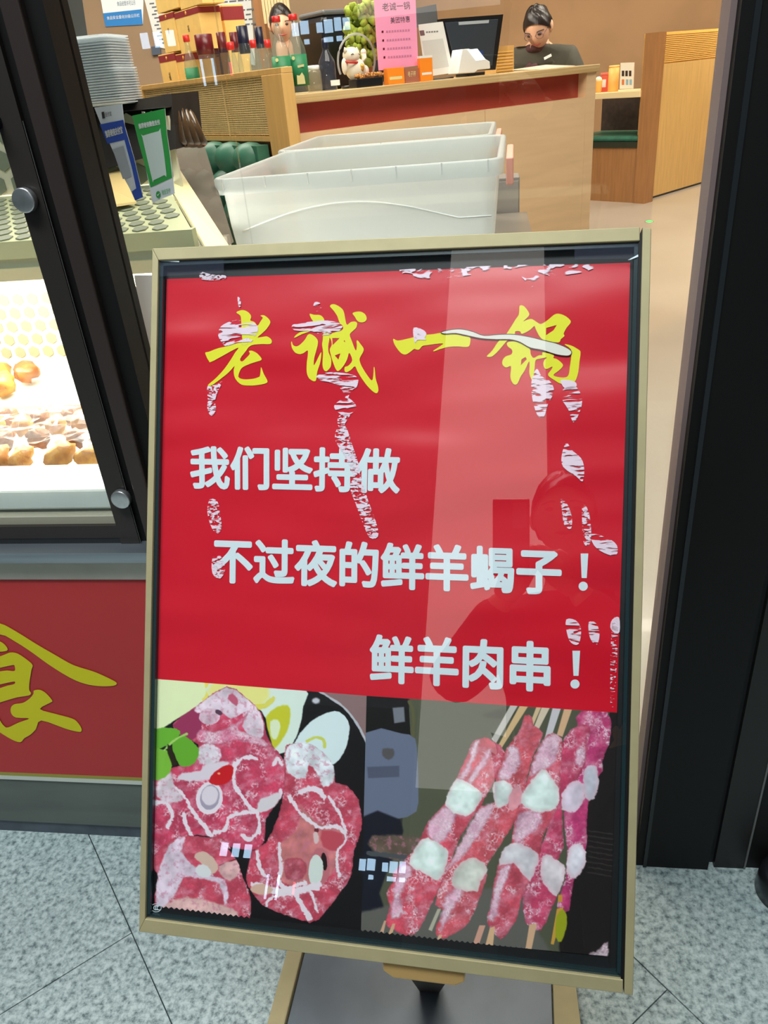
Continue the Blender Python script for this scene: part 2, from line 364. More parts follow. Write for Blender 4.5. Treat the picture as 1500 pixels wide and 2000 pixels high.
for px, py in ((41, 393), (232, 980)):
    u, v = FW.px(px, py, .02)
    fr = Frame(FW.pt(u, v), (1, 0, 0), (0, 0, 1), (0, -1, 0))
    k = MB().lathe([(.008, -.014), (.008, .006), (.0135, .006), (.0142, .007), (.0142, .0150), (.0140, .0155), (.0132, .0158), (.0126, .016), (.004, .016)], fr, 28).build('standoff_knob', mat('satin_steel', (205, 205, 205), .28, .9, var=.1, vscale=60), sw)
MB().box((XL, zf(120, 1006), -.10), (x1+.02, zf(120, 966), -.016), FW).build('marble_rail', mat('white_marble_edge', (206, 212, 206), .25, var=.06, vscale=6), sw, .004)
# round black foot at the right edge of the picture
fb = empty('floor_stopper', onground(1535, 1745), 'black round floor stopper with a grey top at the foot of the door frame', 'door stopper')
p = onground(1535, 1745); q = Frame((p[0], p[1], 0), (1, 0, 0), (0, 1, 0), (0, 0, 1))
MB().lathe([(.046, 0), (.050, .004), (.048, .045), (.040, .052)], q, 40).build('stopper_body', M_blk, fb)
MB().lathe([(.034, .052), (.034, .0535)], q, 40).build('stopper_top', M_grey, fb)


# ================================================================== POSTER STAND
def vpt(a, b, c, d):
    p = np.cross(np.cross([*a, 1], [*b, 1]), np.cross([*c, 1], [*d, 1])); return p[:2]/p[2]
TL, TR, BR, BL = (297, 484), (1272, 446), (1236, 1943), (272, 1820)
bx = R@(-cray(*vpt(TL, TR, BL, BR))); bx /= np.linalg.norm(bx)
by = -R@cray(-3119, 183050); by -= bx*(by@bx); by /= np.linalg.norm(by)
BF = Frame(D(770, 1200, .80), bx, by, np.cross(bx, by))   # w points to the viewer; w = 0 is the front of the gold frame
st = empty('poster_stand', onground(830, 1930), 'gold-framed tilted poster stand with a red menu poster, in the middle of the pavement', 'poster stand')
Zb, Zp, Zg, Zf = -.012, -.0105, -.0035, 0.0
def BP(pts, z=0): return [BF.px(x, y, z) for x, y in pts]
MB().prism(BP([(290, 500), (1258, 462), (1226, 1925), (278, 1806)]), -.019, Zb, BF).build('backing_board', M_blackback, st)
rails = {'frame_rail': [[(297, 485), (1250, 443), (1250, 470), (309, 508)], [(271, 1820), (283, 1795), (1217, 1914), (1217, 1941)], [(297, 485), (309, 508), (283, 1795), (271, 1820)]]}
for q in rails['frame_rail']: MB().prism(BP(q), -.020, Zf, BF).build('frame_rail', M_gold, st, .0008)
MB().prism(BP([(1255, 444), (1272, 447), (1236, 1943), (1219, 1941)]), -.020, .0012, BF).build('frame_rail', M_gold, st, .0008)
MB().prism(BP([(1248, 470), (1255, 444), (1219, 1941), (1213, 1914)]), -.018, -.0015, BF).build('frame_gasket', M_frame2, st)
# dark glass edge strips just inside the rails
M_edge = mat('dark_glass_edge', (30, 48, 52), .25)
for q in ([(309, 508), (1248, 470), (1247, 479), (310, 517)], [(309, 508), (316, 512), (290, 1792), (283, 1795)], [(1240, 478), (1248, 470), (1213, 1914), (1206, 1905)], [(283, 1795), (284, 1789), (1212, 1906), (1213, 1914)]):
    MB().prism(BP(q), Zb, -.0040, BF).build('edge_gasket', M_edge, st)
MB().prism(BP([(307, 506), (1249, 468), (1216, 1916), (281, 1797)]), -.0046, Zg+.0, BF).build('cover_glass', M_bglass, st)
# the printed poster: a finely divided sheet whose colours are painted per vertex
def vnoise(x, y, seed=0):
    rs = np.random.RandomState(seed); T = rs.rand(64, 64); xi = np.floor(x).astype(int); yi = np.floor(y).astype(int); fx = x-xi; fy = y-yi
    fx = fx*fx*(3-2*fx); fy = fy*fy*(3-2*fy); a = lambda i, j: T[(xi+i) % 64, (yi+j) % 64]
    return (a(0, 0)*(1-fx)+a(1, 0)*fx)*(1-fy)+(a(0, 1)*(1-fx)+a(1, 1)*fx)*fy
def fbm(x, y, sc, seed=0, o=4):
    t = 0; s_ = 0; k = 1.0
    for i in range(o): t = t+k*vnoise(x/sc*2**i+i*7.3, y/sc*2**i+i*3.1, seed+i); s_ += k; k *= .55
    return t/s_
def sdist(X, Y, pts):                                   # distance to an outline, negative inside
    P = np.array(pts, float); n = len(P); d = np.full(X.shape, 1e9); ins = np.zeros(X.shape, bool)
    for i in range(n):
        ax, ay = P[i]; bx_, by_ = P[(i+1) % n]; ex, ey = bx_-ax, by_-ay
        t = np.clip(((X-ax)*ex+(Y-ay)*ey)/(ex*ex+ey*ey+1e-9), 0, 1)
        d = np.minimum(d, np.hypot(X-ax-t*ex, Y-ay-t*ey))
        if ay != by_:
            c = ((ay > Y) != (by_ > Y)) & (X < (bx_-ax)*(Y-ay)/(by_-ay)+ax); ins ^= c
    return np.where(ins, -d, d)
def ldist(X, Y, pts):
    d = np.full(X.shape, 1e9); P = np.array(pts, float)
    for i in range(len(P)-1):
        (ax, ay), (bx_, by_) = P[i], P[i+1]; ex, ey = bx_-ax, by_-ay
        t = np.clip(((X-ax)*ex+(Y-ay)*ey)/(ex*ex+ey*ey+1e-9), 0, 1); d = np.minimum(d, np.hypot(X-ax-t*ex, Y-ay-t*ey))
    return d
class Paint:
    def __init__(s, X, Y, base, seed): s.X, s.Y = X, Y; s.c = np.zeros(X.shape+(3,))+np.array(base, float); s.seed = seed; s.n = 0
    def lay(s, m, col): s.c = s.c*(1-m[..., None])+col*m[..., None]
    def area_(s, X, Y, pts, col, soft, wob, tex):
        s.n += 1; P = np.array(pts, float); pad = 40
        bb = (X > P[:, 0].min()-pad) & (X < P[:, 0].max()+pad) & (Y > P[:, 1].min()-pad) & (Y < P[:, 1].max()+pad)
        x, y = X[bb], Y[bb]; sd = s.seed+s.n*13
        wx = x+wob*(fbm(x, y, 22, sd)-.5)*2; wy = y+wob*(fbm(x, y, 22, sd+5)-.5)*2
        d = sdist(wx, wy, pts); m = np.clip(.5-d/soft, 0, 1); c = np.zeros(x.shape+(3,))+np.array(col, float)
        if tex:
            n = fbm(x, y, 70, sd+2, 3)[..., None]; c = c*(.80+.42*n)
            if tex in ('meat', 'frost'):
                veil = np.clip((fbm(x*.8+y*.3, y, 42, sd+31, 4)-(.46 if tex == 'meat' else .34))*3.2, 0, 1)[..., None]*(.55 if tex == 'meat' else .8)
                c = c*(1-veil)+np.array((232, 158, 178) if tex == 'meat' else (234, 196, 212))*veil
                a = fbm(x*.55+y*.3, y*.5-x*.2, 13, sd+3, 4); a = 1-np.abs(2*a-1); msk = np.clip((fbm(x, y, 60, sd+9, 3)-(.52 if tex == 'meat' else .42))*6, 0, 1)
                v = (np.clip((a-.76)*5, 0, 1)*msk)[..., None]*.75; c = c*(1-v)+np.array((244, 222, 232))*v
                g2 = fbm(x, y, 9, sd+21, 3)[..., None]; c = c*(.90+.20*g2)
                gl = np.clip((fbm(x, y, 7, sd+41, 2)-.74)*12, 0, 1)[..., None]*msk[..., None]; c = c*(1-gl)+np.array((255, 238, 242))*gl
                rim = np.clip(1+d/14, 0, 1)[..., None]; c = c*(1-rim*.12)
            elif tex == 'cube':
                rim = np.clip(1+d/26, 0, 1)[..., None]*(.35+.9*fbm(x, y, 40, sd+6, 2)[..., None]); rim = np.clip(rim, 0, 1)*.55; c = c*(1-rim)+np.array((226, 172, 184))*rim
            elif tex == 'fat':
                v = np.clip((fbm(x, y, 20, sd+3)-.55)*6, 0, 1)[..., None]*.5; c = c*(1-v)+np.array((205, 120, 150))*v
        full = s.c[bb]; s.c[bb] = full*(1-m[..., None])+c*m[..., None]
    def p(s, pts, col, soft=3, wob=4, tex=None): s.area_(s.X, s.Y, smooth(pts, 2), col, soft, wob, tex)
    def q(s, pts, col, soft=3): s.area_(s.X, s.Y, pts, col, soft, 0, None)
    def l(s, pts, w_, col, wob=8, a=1):
        s.n += 1; sd = s.seed+s.n*17; X, Y = s.X, s.Y; P = np.array(pts, float); pad = 60
        bb = (X > P[:, 0].min()-pad) & (X < P[:, 0].max()+pad) & (Y > P[:, 1].min()-pad) & (Y < P[:, 1].max()+pad); x, y = X[bb], Y[bb]
        op = smooth(list(pts)+list(pts[::-1][1:-1]), 4)[:4*(len(pts)-1)+1] if len(pts) > 2 else pts
        d = ldist(x+wob*(fbm(x, y, 20, sd)-.5)*2, y+wob*(fbm(x, y, 20, sd+3)-.5)*2, op)
        ww = w_/2*(.45+1.1*fbm(x, y, 30, sd+6)); m = np.clip((ww-d)/5+.5, 0, 1)*a
        s.c[bb] = s.c[bb]*(1-m[..., None])+np.array(col)*m[..., None]
    def e(s, cx, cy, rx_, ry_, col, rot=0, soft=3, tex=None, wob=4): 
        s.p([(cx+rx_*math.cos(t)*math.cos(rot)-ry_*math.sin(t)*math.sin(rot), cy+rx_*math.cos(t)*math.sin(rot)+ry_*math.sin(t)*math.cos(rot)) for t in np.linspace(0, 2*math.pi, 13)[:-1]], col, soft, wob, tex)
M_print = bpy.data.materials.new('photo_print'); M_print.use_nodes = True
_b = M_print.node_tree.nodes['Principled BSDF']; _a = M_print.node_tree.nodes.new('ShaderNodeVertexColor'); _a.layer_name = 'print'
M_print.node_tree.links.new(_a.outputs[0], _b.inputs['Base Color']); _b.inputs['Roughness'].default_value = .45
def print_sheet(name, quad, nx, ny, z, tolocal, base, seed, fn, parent):
    q = [np.array(BF.px(*p, z)) for p in quad]; a, b = np.meshgrid(np.linspace(0, 1, nx), np.linspace(0, 1, ny))
    uv = (q[0][None, None]*(1-a)[..., None]+q[1]*a[..., None])*(1-b)[..., None]+(q[3]*(1-a)[..., None]+q[2]*a[..., None])*b[..., None]
    W = BF.o+uv[..., :1]*BF.u+uv[..., 1:]*BF.v+z*BF.w
    cc = (W-C0)@R; px = cc[..., 0]/cc[..., 2]*F+750; py = cc[..., 1]/cc[..., 2]*F+1000
    X, Y = tolocal(px, py); P_ = Paint(X, Y, base, seed); fn(P_)
    c = np.clip(P_.c, 0, 255)/255; lin = np.where(c <= .04045, c/12.92, ((c+.055)/1.055)**2.4)
    o0 = np.array(BF.o)*0
    pr_ = parent; off = np.zeros(3)
    while pr_: off += np.array(pr_.location); pr_ = pr_.parent
    me = bpy.data.meshes.new(name); me.vertices.add(nx*ny); me.vertices.foreach_set('co', (W-off).reshape(-1))
    idx = np.arange(nx*ny).reshape(ny, nx); f = np.stack([idx[:-1, :-1], idx[1:, :-1], idx[1:, 1:], idx[:-1, 1:]], -1).reshape(-1, 4)
    me.loops.add(f.size); me.loops.foreach_set('vertex_index', f.reshape(-1).astype(np.int32)); me.polygons.add(len(f))
    me.polygons.foreach_set('loop_start', np.arange(0, f.size, 4, dtype=np.int32)); me.update(calc_edges=True)
    at = me.color_attributes.new('print', 'FLOAT_COLOR', 'POINT'); at.data.foreach_set('color', np.concatenate([lin, np.ones(lin.shape[:2]+(1,))], -1).reshape(-1).astype(np.float32))
    me.materials.append(M_print); o = bpy.data.objects.new(name, me); COL.objects.link(o); o.parent = parent; return o
WH = (238, 224, 234)
def paint_left(P):
    P.q([(1130, 110), (1520, 130), (1520, 520), (1475, 480), (1420, 360), (1330, 255), (1230, 185)], (142, 112, 112))
    P.l([(1150, 130), (1230, 180), (1330, 250), (1420, 360), (1490, 500)], 16, (190, 190, 198), 0)
    P.e(1140, 205, 26, 20, (200, 200, 210), soft=14)
    P.p([(30, 20), (390, 60), (412, 130), (400, 190), (330, 240), (160, 350), (20, 400)], (232, 240, 190), 6)
    P.l([(395, 70), (408, 150), (380, 200)], 28, (238, 216, 70), 2, .8)
    P.p([(436, 60), (1045, 90), (1055, 240), (1030, 380), (980, 500), (870, 570), (800, 330), (740, 250), (640, 180), (530, 110), (425, 190)], (222, 236, 226), 6)
    P.p([(436, 80), (820, 100), (760, 250), (640, 180), (530, 110), (425, 190)], (236, 230, 140), 30)
    P.l([(720, 250), (790, 240), (850, 190)], 34, (226, 212, 70), 4, .8)
    P.p([(800, 320), (870, 250), (950, 235), (968, 300), (940, 420), (860, 530), (830, 460)], (204, 202, 50), 10)
    P.p([(830, 345), (880, 335), (900, 380), (870, 470), (835, 440)], (226, 236, 200), 10)
    P.p([(995, 490), (1100, 350), (1220, 285), (1300, 280), (1360, 340), (1368, 430), (1330, 560), (1260, 640), (1190, 600), (1100, 520)], (220, 234, 236), 5)
    P.l([(1080, 480), (1140, 455), (1190, 470), (1200, 520)], 22, (208, 210, 80), 3, .9)
    P.p([(10, 760), (190, 655), (310, 600), (340, 500), (220, 440), (165, 365), (330, 240), (530, 105), (660, 180), (770, 290), (800, 420), (850, 520), (930, 620), (930, 800), (880, 900), (800, 1010), (790, 1160), (700, 1225), (520, 1190), (420, 1130), (240, 1130), (120, 1290), (10, 1330)], (198, 66, 96), 4, 6, 'meat')
    P.p([(170, 370), (300, 262), (350, 285), (360, 400), (300, 470), (230, 440)], (158, 52, 92), 6, 4)
    P.p([(330, 240), (530, 112), (660, 185), (765, 290), (785, 440), (720, 470), (640, 380), (660, 280), (560, 330), (500, 280), (420, 260), (330, 290)], (226, 206, 220), 8, 6, 'fat')
    P.p([(540, 190), (570, 155), (610, 200), (600, 240)], (196, 90, 118), 8)
    P.p([(350, 400), (450, 420), (560, 380), (680, 290), (640, 350), (600, 400), (780, 470), (800, 520), (600, 470), (480, 500), (340, 480)], (206, 110, 140), 10, 8, 'frost')
    P.e(415, 312, 72, 56, (228, 196, 212), tex='fat'); P.e(480, 285, 26, 16, (90, 60, 80), .5)
    P.p([(330, 540), (400, 495), (490, 540), (480, 620), (380, 640), (330, 600)], (232, 220, 230), 10, 8, 'fat')
    P.p([(400, 630), (540, 620), (530, 650), (420, 740), (300, 750), (200, 740), (230, 700), (350, 680)], (226, 212, 224), 10, 8)
    for a in ([(150, 780), (240, 850), (300, 960), (380, 1060), (430, 1130)], [(590, 640), (580, 760), (640, 860), (720, 955), (800, 930), (890, 860), (900, 820)], [(720, 960), (560, 990), (520, 1080), (450, 1100)], [(740, 960), (755, 1080), (690, 1150), (640, 1120)],
              [(240, 980), (270, 1080), (300, 1140)], [(40, 900), (120, 900), (160, 990), (130, 1060)], [(590, 640), (650, 590), (740, 600)], [(850, 640), (880, 600), (910, 640)]):
        P.l(a, 26, WH, 12)
    P.p([(60, 760), (150, 690), (180, 800), (240, 880), (140, 900), (60, 860)], (224, 206, 216), 14, 10, 'fat')
    P.p([(760, 880), (830, 850), (895, 830), (880, 900), (800, 960), (740, 950)], (222, 214, 220), 10, 8)
    P.e(415, 868, 92, 112, WH, .2); P.e(418, 862, 66, 86, (170, 160, 180), .2); P.e(418, 850, 56, 66, (228, 216, 226), .2, 8)
    P.p([(412, 745), (450, 690), (530, 642), (578, 660), (562, 740), (500, 780), (430, 772)], (206, 24, 34), 4); P.e(480, 700, 10, 8, (250, 160, 120))
    P.p([(925, 560), (960, 500), (1100, 500), (1190, 560), (1260, 650), (1270, 760), (1350, 780), (1430, 880), (1450, 1000), (1450, 1080), (1400, 1230), (1385, 1380), (1330, 1480), (1200, 1650), (1100, 1715), (900, 1650), (780, 1600), (700, 1500), (660, 1400), (690, 1240), (800, 1170), (880, 1000), (925, 800)], (196, 70, 92), 4, 8, 'meat')
    P.p([(935, 545), (1000, 492), (1110, 505), (1200, 565), (1262, 650), (1258, 760), (1190, 790), (1150, 700), (1090, 640), (1070, 735), (950, 700)], (222, 224, 230), 8, 8, 'fat')
    P.p([(888, 1180), (1000, 1100), (1040, 950), (1010, 880), (1100, 990), (1200, 1060), (1330, 1090), (1290, 1230), (1240, 1400), (1060, 1460), (910, 1440), (885, 1300)], (206, 122, 122), 10, 8, 'fat')
    P.p([(1180, 1090), (1320, 1110), (1310, 1200), (1280, 1230), (1190, 1200)], (196, 76, 92), 12)
    P.p([(930, 1290), (1040, 1280), (1080, 1340), (1050, 1420), (940, 1420)], (186, 80, 96), 10, 6, 'meat')
    P.p([(1090, 1310), (1150, 1205), (1215, 1240), (1235, 1350), (1200, 1450), (1100, 1440)], (196, 110, 120), 6); P.e(1197, 1300, 20, 62, (30, 10, 14), -.1); P.e(1140, 1360, 50, 108, (218, 226, 220), .05)
    P.e(1145, 1087, 17, 16, (110, 40, 50)); P.p([(1120, 1110), (1150, 1100), (1160, 1160), (1135, 1180)], (226, 196, 196), 6)
    for a, k in (([(960, 860), (1030, 960), (1150, 1060), (1280, 1060), (1340, 1110)], 24), ([(1230, 860), (1310, 1000), (1345, 1150), (1285, 1240), (1300, 1400)], 18), ([(890, 1180), (900, 1350), (890, 1430), (950, 1480), (1070, 1440)], 26), ([(720, 1460), (860, 1500), (1060, 1490), (1160, 1460)], 46), ([(1100, 1490), (1150, 1640)], 16), ([(990, 1500), (1100, 1690)], 36), ([(740, 1230), (760, 1350), (800, 1400)], 24), ([(800, 1600), (850, 1540), (1000, 1520)], 18), ([(1040, 830), (1120, 800), (1200, 860)], 40)):
        P.l(a, k, WH, 12)
    P.p([(700, 1470), (780, 1450), (850, 1490), (800, 1530), (710, 1510)], (220, 180, 160), 8)
    P.p([(10, 1290), (160, 1150), (270, 1120), (420, 1135), (510, 1140), (600, 1280), (640, 1400), (690, 1520), (692, 1690), (560, 1700), (300, 1700), (40, 1650), (70, 1400)], (196, 72, 94), 4, 6, 'meat')
    P.q([(480, 1325), (595, 1278), (598, 1286), (484, 1334)], (110, 40, 50))
    P.p([(55, 1640), (60, 1400), (150, 1180), (250, 1130), (225, 1230), (300, 1320), (430, 1400), (520, 1420), (545, 1540), (515, 1600), (480, 1450), (300, 1410), (240, 1410), (180, 1520), (100, 1620)], (224, 204, 220), 10, 10, 'fat')
    P.p([(480, 1330), (600, 1290), (620, 1370), (560, 1430), (500, 1400)], (222, 176, 176), 8, 5, 'fat')
    P.p([(310, 1270), (345, 1232), (400, 1240), (455, 1290), (475, 1350), (430, 1385), (370, 1320)], (218, 186, 170), 6); P.p([(340, 1320), (400, 1330), (430, 1390), (370, 1410), (320, 1370)], (224, 226, 228), 8)
    P.p([(60, 1640), (240, 1540), (480, 1590), (600, 1640), (560, 1720), (60, 1720)], (224, 180, 176), 14, 8, 'fat')
    P.q([(540, 1210), (600, 1225), (700, 1235), (660, 1420), (610, 1300)], (14, 8, 12), 8)
    P.p([(30, 400), (190, 393), (212, 440), (140, 505), (20, 530)], (108, 178, 50), 4, 6); P.p([(158, 480), (240, 440), (342, 530), (320, 620), (240, 655), (190, 610)], (104, 172, 48), 4, 6)
    P.p([(10, 545), (130, 545), (162, 640), (122, 720), (10, 740)], (126, 188, 60), 4, 6); P.l([(110, 540), (180, 470), (260, 430)], 14, (170, 210, 110), 3)
    P.q([(130, 500), (155, 520), (200, 640), (165, 650), (130, 560)], (40, 30, 16), 8)
def paint_right(P):
    P.q([(-40, -40), (300, -40), (250, 800), (-40, 800)], (52, 54, 46)); P.p([(720, 130), (900, 90), (880, 160), (740, 150)], (66, 66, 52), 20)  # left strip darker: edge of the reflected pale band painted into the print
    P.q([(42, -20), (284, -20), (300, 270), (44, 270)], (14, 11, 12)); P.q([(196, 95), (262, 90), (268, 175), (206, 185)], (120, 124, 134), 8); P.l([(290, 60), (315, 120), (312, 270)], 16, (96, 94, 60), 2)
    P.p([(20, 245), (250, 243), (310, 262), (336, 320), (345, 640), (310, 705), (230, 732), (20, 735)], (106, 114, 138), 4, 0)
    P.p([(140, 330), (200, 330), (205, 370), (175, 395), (140, 370)], (86, 82, 84), 8); P.q([(50, 435), (235, 428), (235, 492), (56, 500)], (82, 88, 108), 6)
    P.p([(-20, 740), (240, 738), (230, 900), (120, 1160), (200, 1420), (-20, 1420)], (18, 20, 34), 12, 0)
    P.p([(80, 830), (340, 840), (400, 880), (300, 980), (90, 930)], (100, 84, 72), 16, 10, 'fat'); P.l([(60, 930), (300, 960), (450, 1000)], 26, (76, 80, 84), 4)
    P.p([(15, 1270), (400, 1200), (940, 1120), (1040, 1400), (1010, 1520), (-20, 1420)], (100, 98, 92), 20, 6)
    P.p([(1380, 420), (1500, 60), (1500, 1700), (1200, 1700), (1160, 1240), (1290, 950), (1310, 700)], (30, 24, 24), 14, 6)
    for k in range(9): P.l([(1320, 800+k*30), (1500, 830+k*30)], 7, (76, 72, 68), 6, .5)
    for q, c in (([(885, 60), (925, 66), (790, 300), (765, 275)], (206, 198, 190)), ([(940, 60), (985, 70), (800, 362), (782, 350)], (220, 184, 136)), ([(1030, 70), (1057, 75), (1000, 205), (985, 190)], (218, 190, 150)), ([(1060, 75), (1106, 82), (968, 350), (956, 340)], (218, 200, 176)),
                 ([(1120, 80), (1166, 90), (1112, 252), (1070, 270)], (206, 200, 204)), ([(1185, 90), (1230, 96), (1172, 262), (1140, 250)], (220, 176, 138))): P.q(q, c)
    P.p([(1250, 150), (1330, 105), (1430, 120), (1452, 200), (1440, 300), (1400, 400), (1404, 460), (1370, 500), (1320, 650), (1312, 800), (1310, 900), (1240, 1075), (1210, 1262), (1150, 1262), (1150, 1190), (1190, 1060), (1200, 900), (1180, 700), (1250, 500), (1290, 350)], (188, 60, 112), 4, 6, 'meat')
    P.p([(1185, 260), (1250, 205), (1310, 190), (1332, 225), (1320, 300), (1300, 420), (1250, 520), (1180, 600), (1170, 720), (1180, 900), (1130, 1000), (1140, 1180), (1110, 1240), (1050, 1375), (960, 1330), (945, 1190), (940, 1000), (1050, 900), (1100, 700), (1150, 400)], (192, 66, 100), 4, 6, 'meat')
    P.p([(1085, 248), (1150, 255), (1172, 300), (1162, 480), (1150, 640), (1120, 720), (1060, 830), (1040, 960), (985, 1090), (930, 1200), (920, 1280), (885, 1345), (820, 1425), (740, 1330), (760, 1230), (800, 1000), (880, 870), (900, 700), (980, 480), (1010, 370)], (202, 80, 98), 4, 6, 'meat')
    P.p([(955, 138), (1000, 150), (1005, 200), (1062, 240), (1000, 380), (960, 540), (930, 650), (880, 780), (740, 1000), (740, 1060), (700, 1180), (640, 1320), (560, 1390), (460, 1425), (445, 1350), (490, 1260), (440, 1225), (480, 1080), (540, 960), (640, 780), (700, 660), (780, 640), (790, 480), (850, 330), (930, 220)], (208, 88, 100), 4, 6, 'meat')
    P.p([(660, 290), (725, 264), (775, 290), (842, 350), (760, 560), (660, 720), (580, 850), (500, 1060), (430, 1200), (350, 1370), (280, 1405), (200, 1370), (155, 1330), (180, 1230), (160, 1160), (200, 1090), (200, 1040), (330, 900), (400, 750), (500, 640), (560, 500), (600, 420), (640, 330)], (206, 78, 96), 4, 6, 'meat')
    for q, c in (([(660, 300), (700, 280), (660, 400), (610, 500), (580, 500), (640, 380)], 1), ([(740, 340), (760, 350), (720, 440), (640, 540), (630, 520)], 1), ([(400, 760), (500, 660), (560, 700), (500, 860), (420, 860)], 1), ([(870, 320), (920, 330), (930, 420), (860, 510), (800, 490), (840, 400)], 1), ([(1080, 260), (1150, 265), (1130, 400), (1060, 450), (990, 480), (1020, 370)], 1),
                 ([(690, 680), (780, 650), (740, 740), (640, 900), (560, 980), (520, 1020), (600, 840)], 1), ([(920, 700), (1040, 700), (1050, 760), (960, 840), (900, 870)], 1), ([(820, 1010), (880, 1000), (830, 1130), (790, 1290), (750, 1310), (780, 1130)], 1), ([(240, 1000), (310, 1030), (240, 1170), (260, 1270), (190, 1310), (200, 1200)], 1), ([(1260, 330), (1300, 340), (1290, 420), (1250, 420)], 1), ([(500, 1180), (620, 1110), (560, 1220), (470, 1380)], 1)):
        P.p(q, (222, 168, 192), 18, 14, 'frost')
    for q, c in (([(560, 503), (640, 530), (712, 588), (690, 655), (618, 720), (498, 655)], (224, 238, 232)), ([(365, 850), (430, 855), (517, 918), (495, 1030), (450, 1092), (388, 1050), (288, 990)], (224, 238, 232)),
                 ([(782, 520), (850, 516), (892, 560), (862, 640), (800, 672), (776, 600)], (220, 230, 226)), ([(585, 985), (680, 955), (745, 1030), (700, 1090), (685, 1150), (560, 1135), (533, 1080)], (222, 222, 212)), ([(885, 562), (935, 558), (942, 630), (880, 692), (860, 650)], (226, 150, 160)),
                 ([(1055, 448), (1100, 485), (1150, 560), (1150, 640), (1110, 690), (1010, 692), (930, 640), (960, 560)], (222, 236, 230)), ([(870, 876), (930, 876), (1037, 938), (1020, 1010), (985, 1092), (920, 1020), (890, 990), (808, 1000), (825, 920)], (222, 216, 222)),
                 ([(1230, 518), (1295, 530), (1300, 610), (1250, 692), (1170, 676), (1170, 590)], (216, 200, 216)), ([(1060, 945), (1110, 948), (1190, 1010), (1180, 1080), (1140, 1182), (1085, 1130), (1045, 1060)], (224, 212, 218)),
                 ([(1315, 428), (1368, 436), (1380, 540), (1350, 622), (1300, 605), (1290, 480)], (216, 212, 226)), ([(1225, 888), (1290, 884), (1307, 980), (1250, 1078), (1196, 1040), (1205, 930)], (222, 216, 226))):
        P.p(q, c, 6, 8, 'cube')
    for q, c in (([(118, 1400), (148, 1318), (160, 1318), (142, 1400)], (214, 168, 140)), ([(165, 1410), (196, 1335), (212, 1335), (190, 1410)], (220, 176, 140)), ([(402, 1370), (455, 1250), (475, 1250), (422, 1378)], (186, 180, 160)), ([(445, 1440), (462, 1400), (482, 1400), (466, 1440)], (222, 180, 150)),
                 ([(658, 1452), (695, 1345), (730, 1345), (692, 1458)], (216, 160, 140)), ([(728, 1465), (755, 1360), (785, 1350), (772, 1470)], (224, 180, 140)), ([(958, 1490), (982, 1340), (1025, 1336), (992, 1495)], (220, 176, 140)), ([(1105, 1452), (1140, 1250), (1178, 1240), (1122, 1456)], (206, 156, 66)), ([(1148, 1170), (1172, 1170), (1172, 1210), (1145, 1210)], (206, 150, 60))): P.q(q, c)
    P.p([(1140, 1290), (1180, 1255), (1200, 1330), (1165, 1440), (1132, 1410)], (158, 164, 30), 5)
    P.p([(1380, 1480), (1430, 1440), (1430, 1540), (1300, 1530)], (90, 84, 84), 10, 12, 'frost')
po = MB().prism(BP([(326, 545), (1231, 513), (1205, 1392), (716, 1359), (304, 1326)], Zp), Zb, Zp, BF)
M_poster = mat('glossy_red_poster', (206, 24, 44), .32, var=.0, bump=.9, bscale=3.0, stretch=(1.4, 5, 5), spec=.3)
po = po.build('poster', M_poster, st)
print_sheet('meat_photo', [(304, 1326), (716, 1359), (705, 1825), (296, 1790)], 400, 450, Zp, lambda x, y: ((x-290)*3.488, (y-1310)*3.488), (13, 10, 14), 100, paint_left, po)
print_sheet('skewer_photo', [(716, 1359), (1205, 1392), (1190, 1868), (705, 1822)], 440, 450, Zp, lambda x, y: ((x-700)*2.941, (y-1350)*2.941), (84, 86, 68), 500, paint_right, po)
zz = MB(); n = 46
ed = [(300+(1190-300)*k/n/1.0, 0) for k in range(n+1)]
def edge_y(x): return 1767+(x-300)*(1789-1767)/180 if x < 480 else 1789+(x-480)*(1870-1789)/710
pts = []
for k in range(170): x = 298+k*5.26; pts.append((x, edge_y(x)+(0 if k % 2 else 4)))
zz.flat(BP(pts+[(1196, 1900), (290, 1800)], Zp+.0002), Zp+.0002, BF)
zz.build('zigzag_border', M_blackback, po)
Zt = Zp+.0006
def lines(name, rows, m, off, z=Zt):
    for s_, q in rows:
        mb = text(s_, q, BF, z, off)
        if s_.endswith('！'): pass
        mb.build(name, m, po)
lines('lettering', [('我们坚持做', [(373, 873), (780, 878), (778, 962), (374, 952)]), ('不过夜的鲜羊蝎子', [(419, 1051), (1094, 1073), (1094, 1160), (418, 1136)]), ('鲜羊肉串', [(725, 1241), (1073, 1256), (1072, 1350), (724, 1330)])], M_white, .033)
for x, y0, y1, k in ((1140, 1081, 1153, 1), (1124, 1271, 1344, 1)):
    mb = MB(); mb.flat(BP([(x-6, y0), (x+9, y0), (x+6, y1-24), (x-4, y1-24)], Zt), Zt, BF)
    mb.flat(BP([(x+9*math.cos(t)-1, y1-8+9*math.sin(t)) for t in np.linspace(0, 6.28, 21)[:-1]], Zt), Zt, BF); mb.build('exclamation_mark', M_white, po)
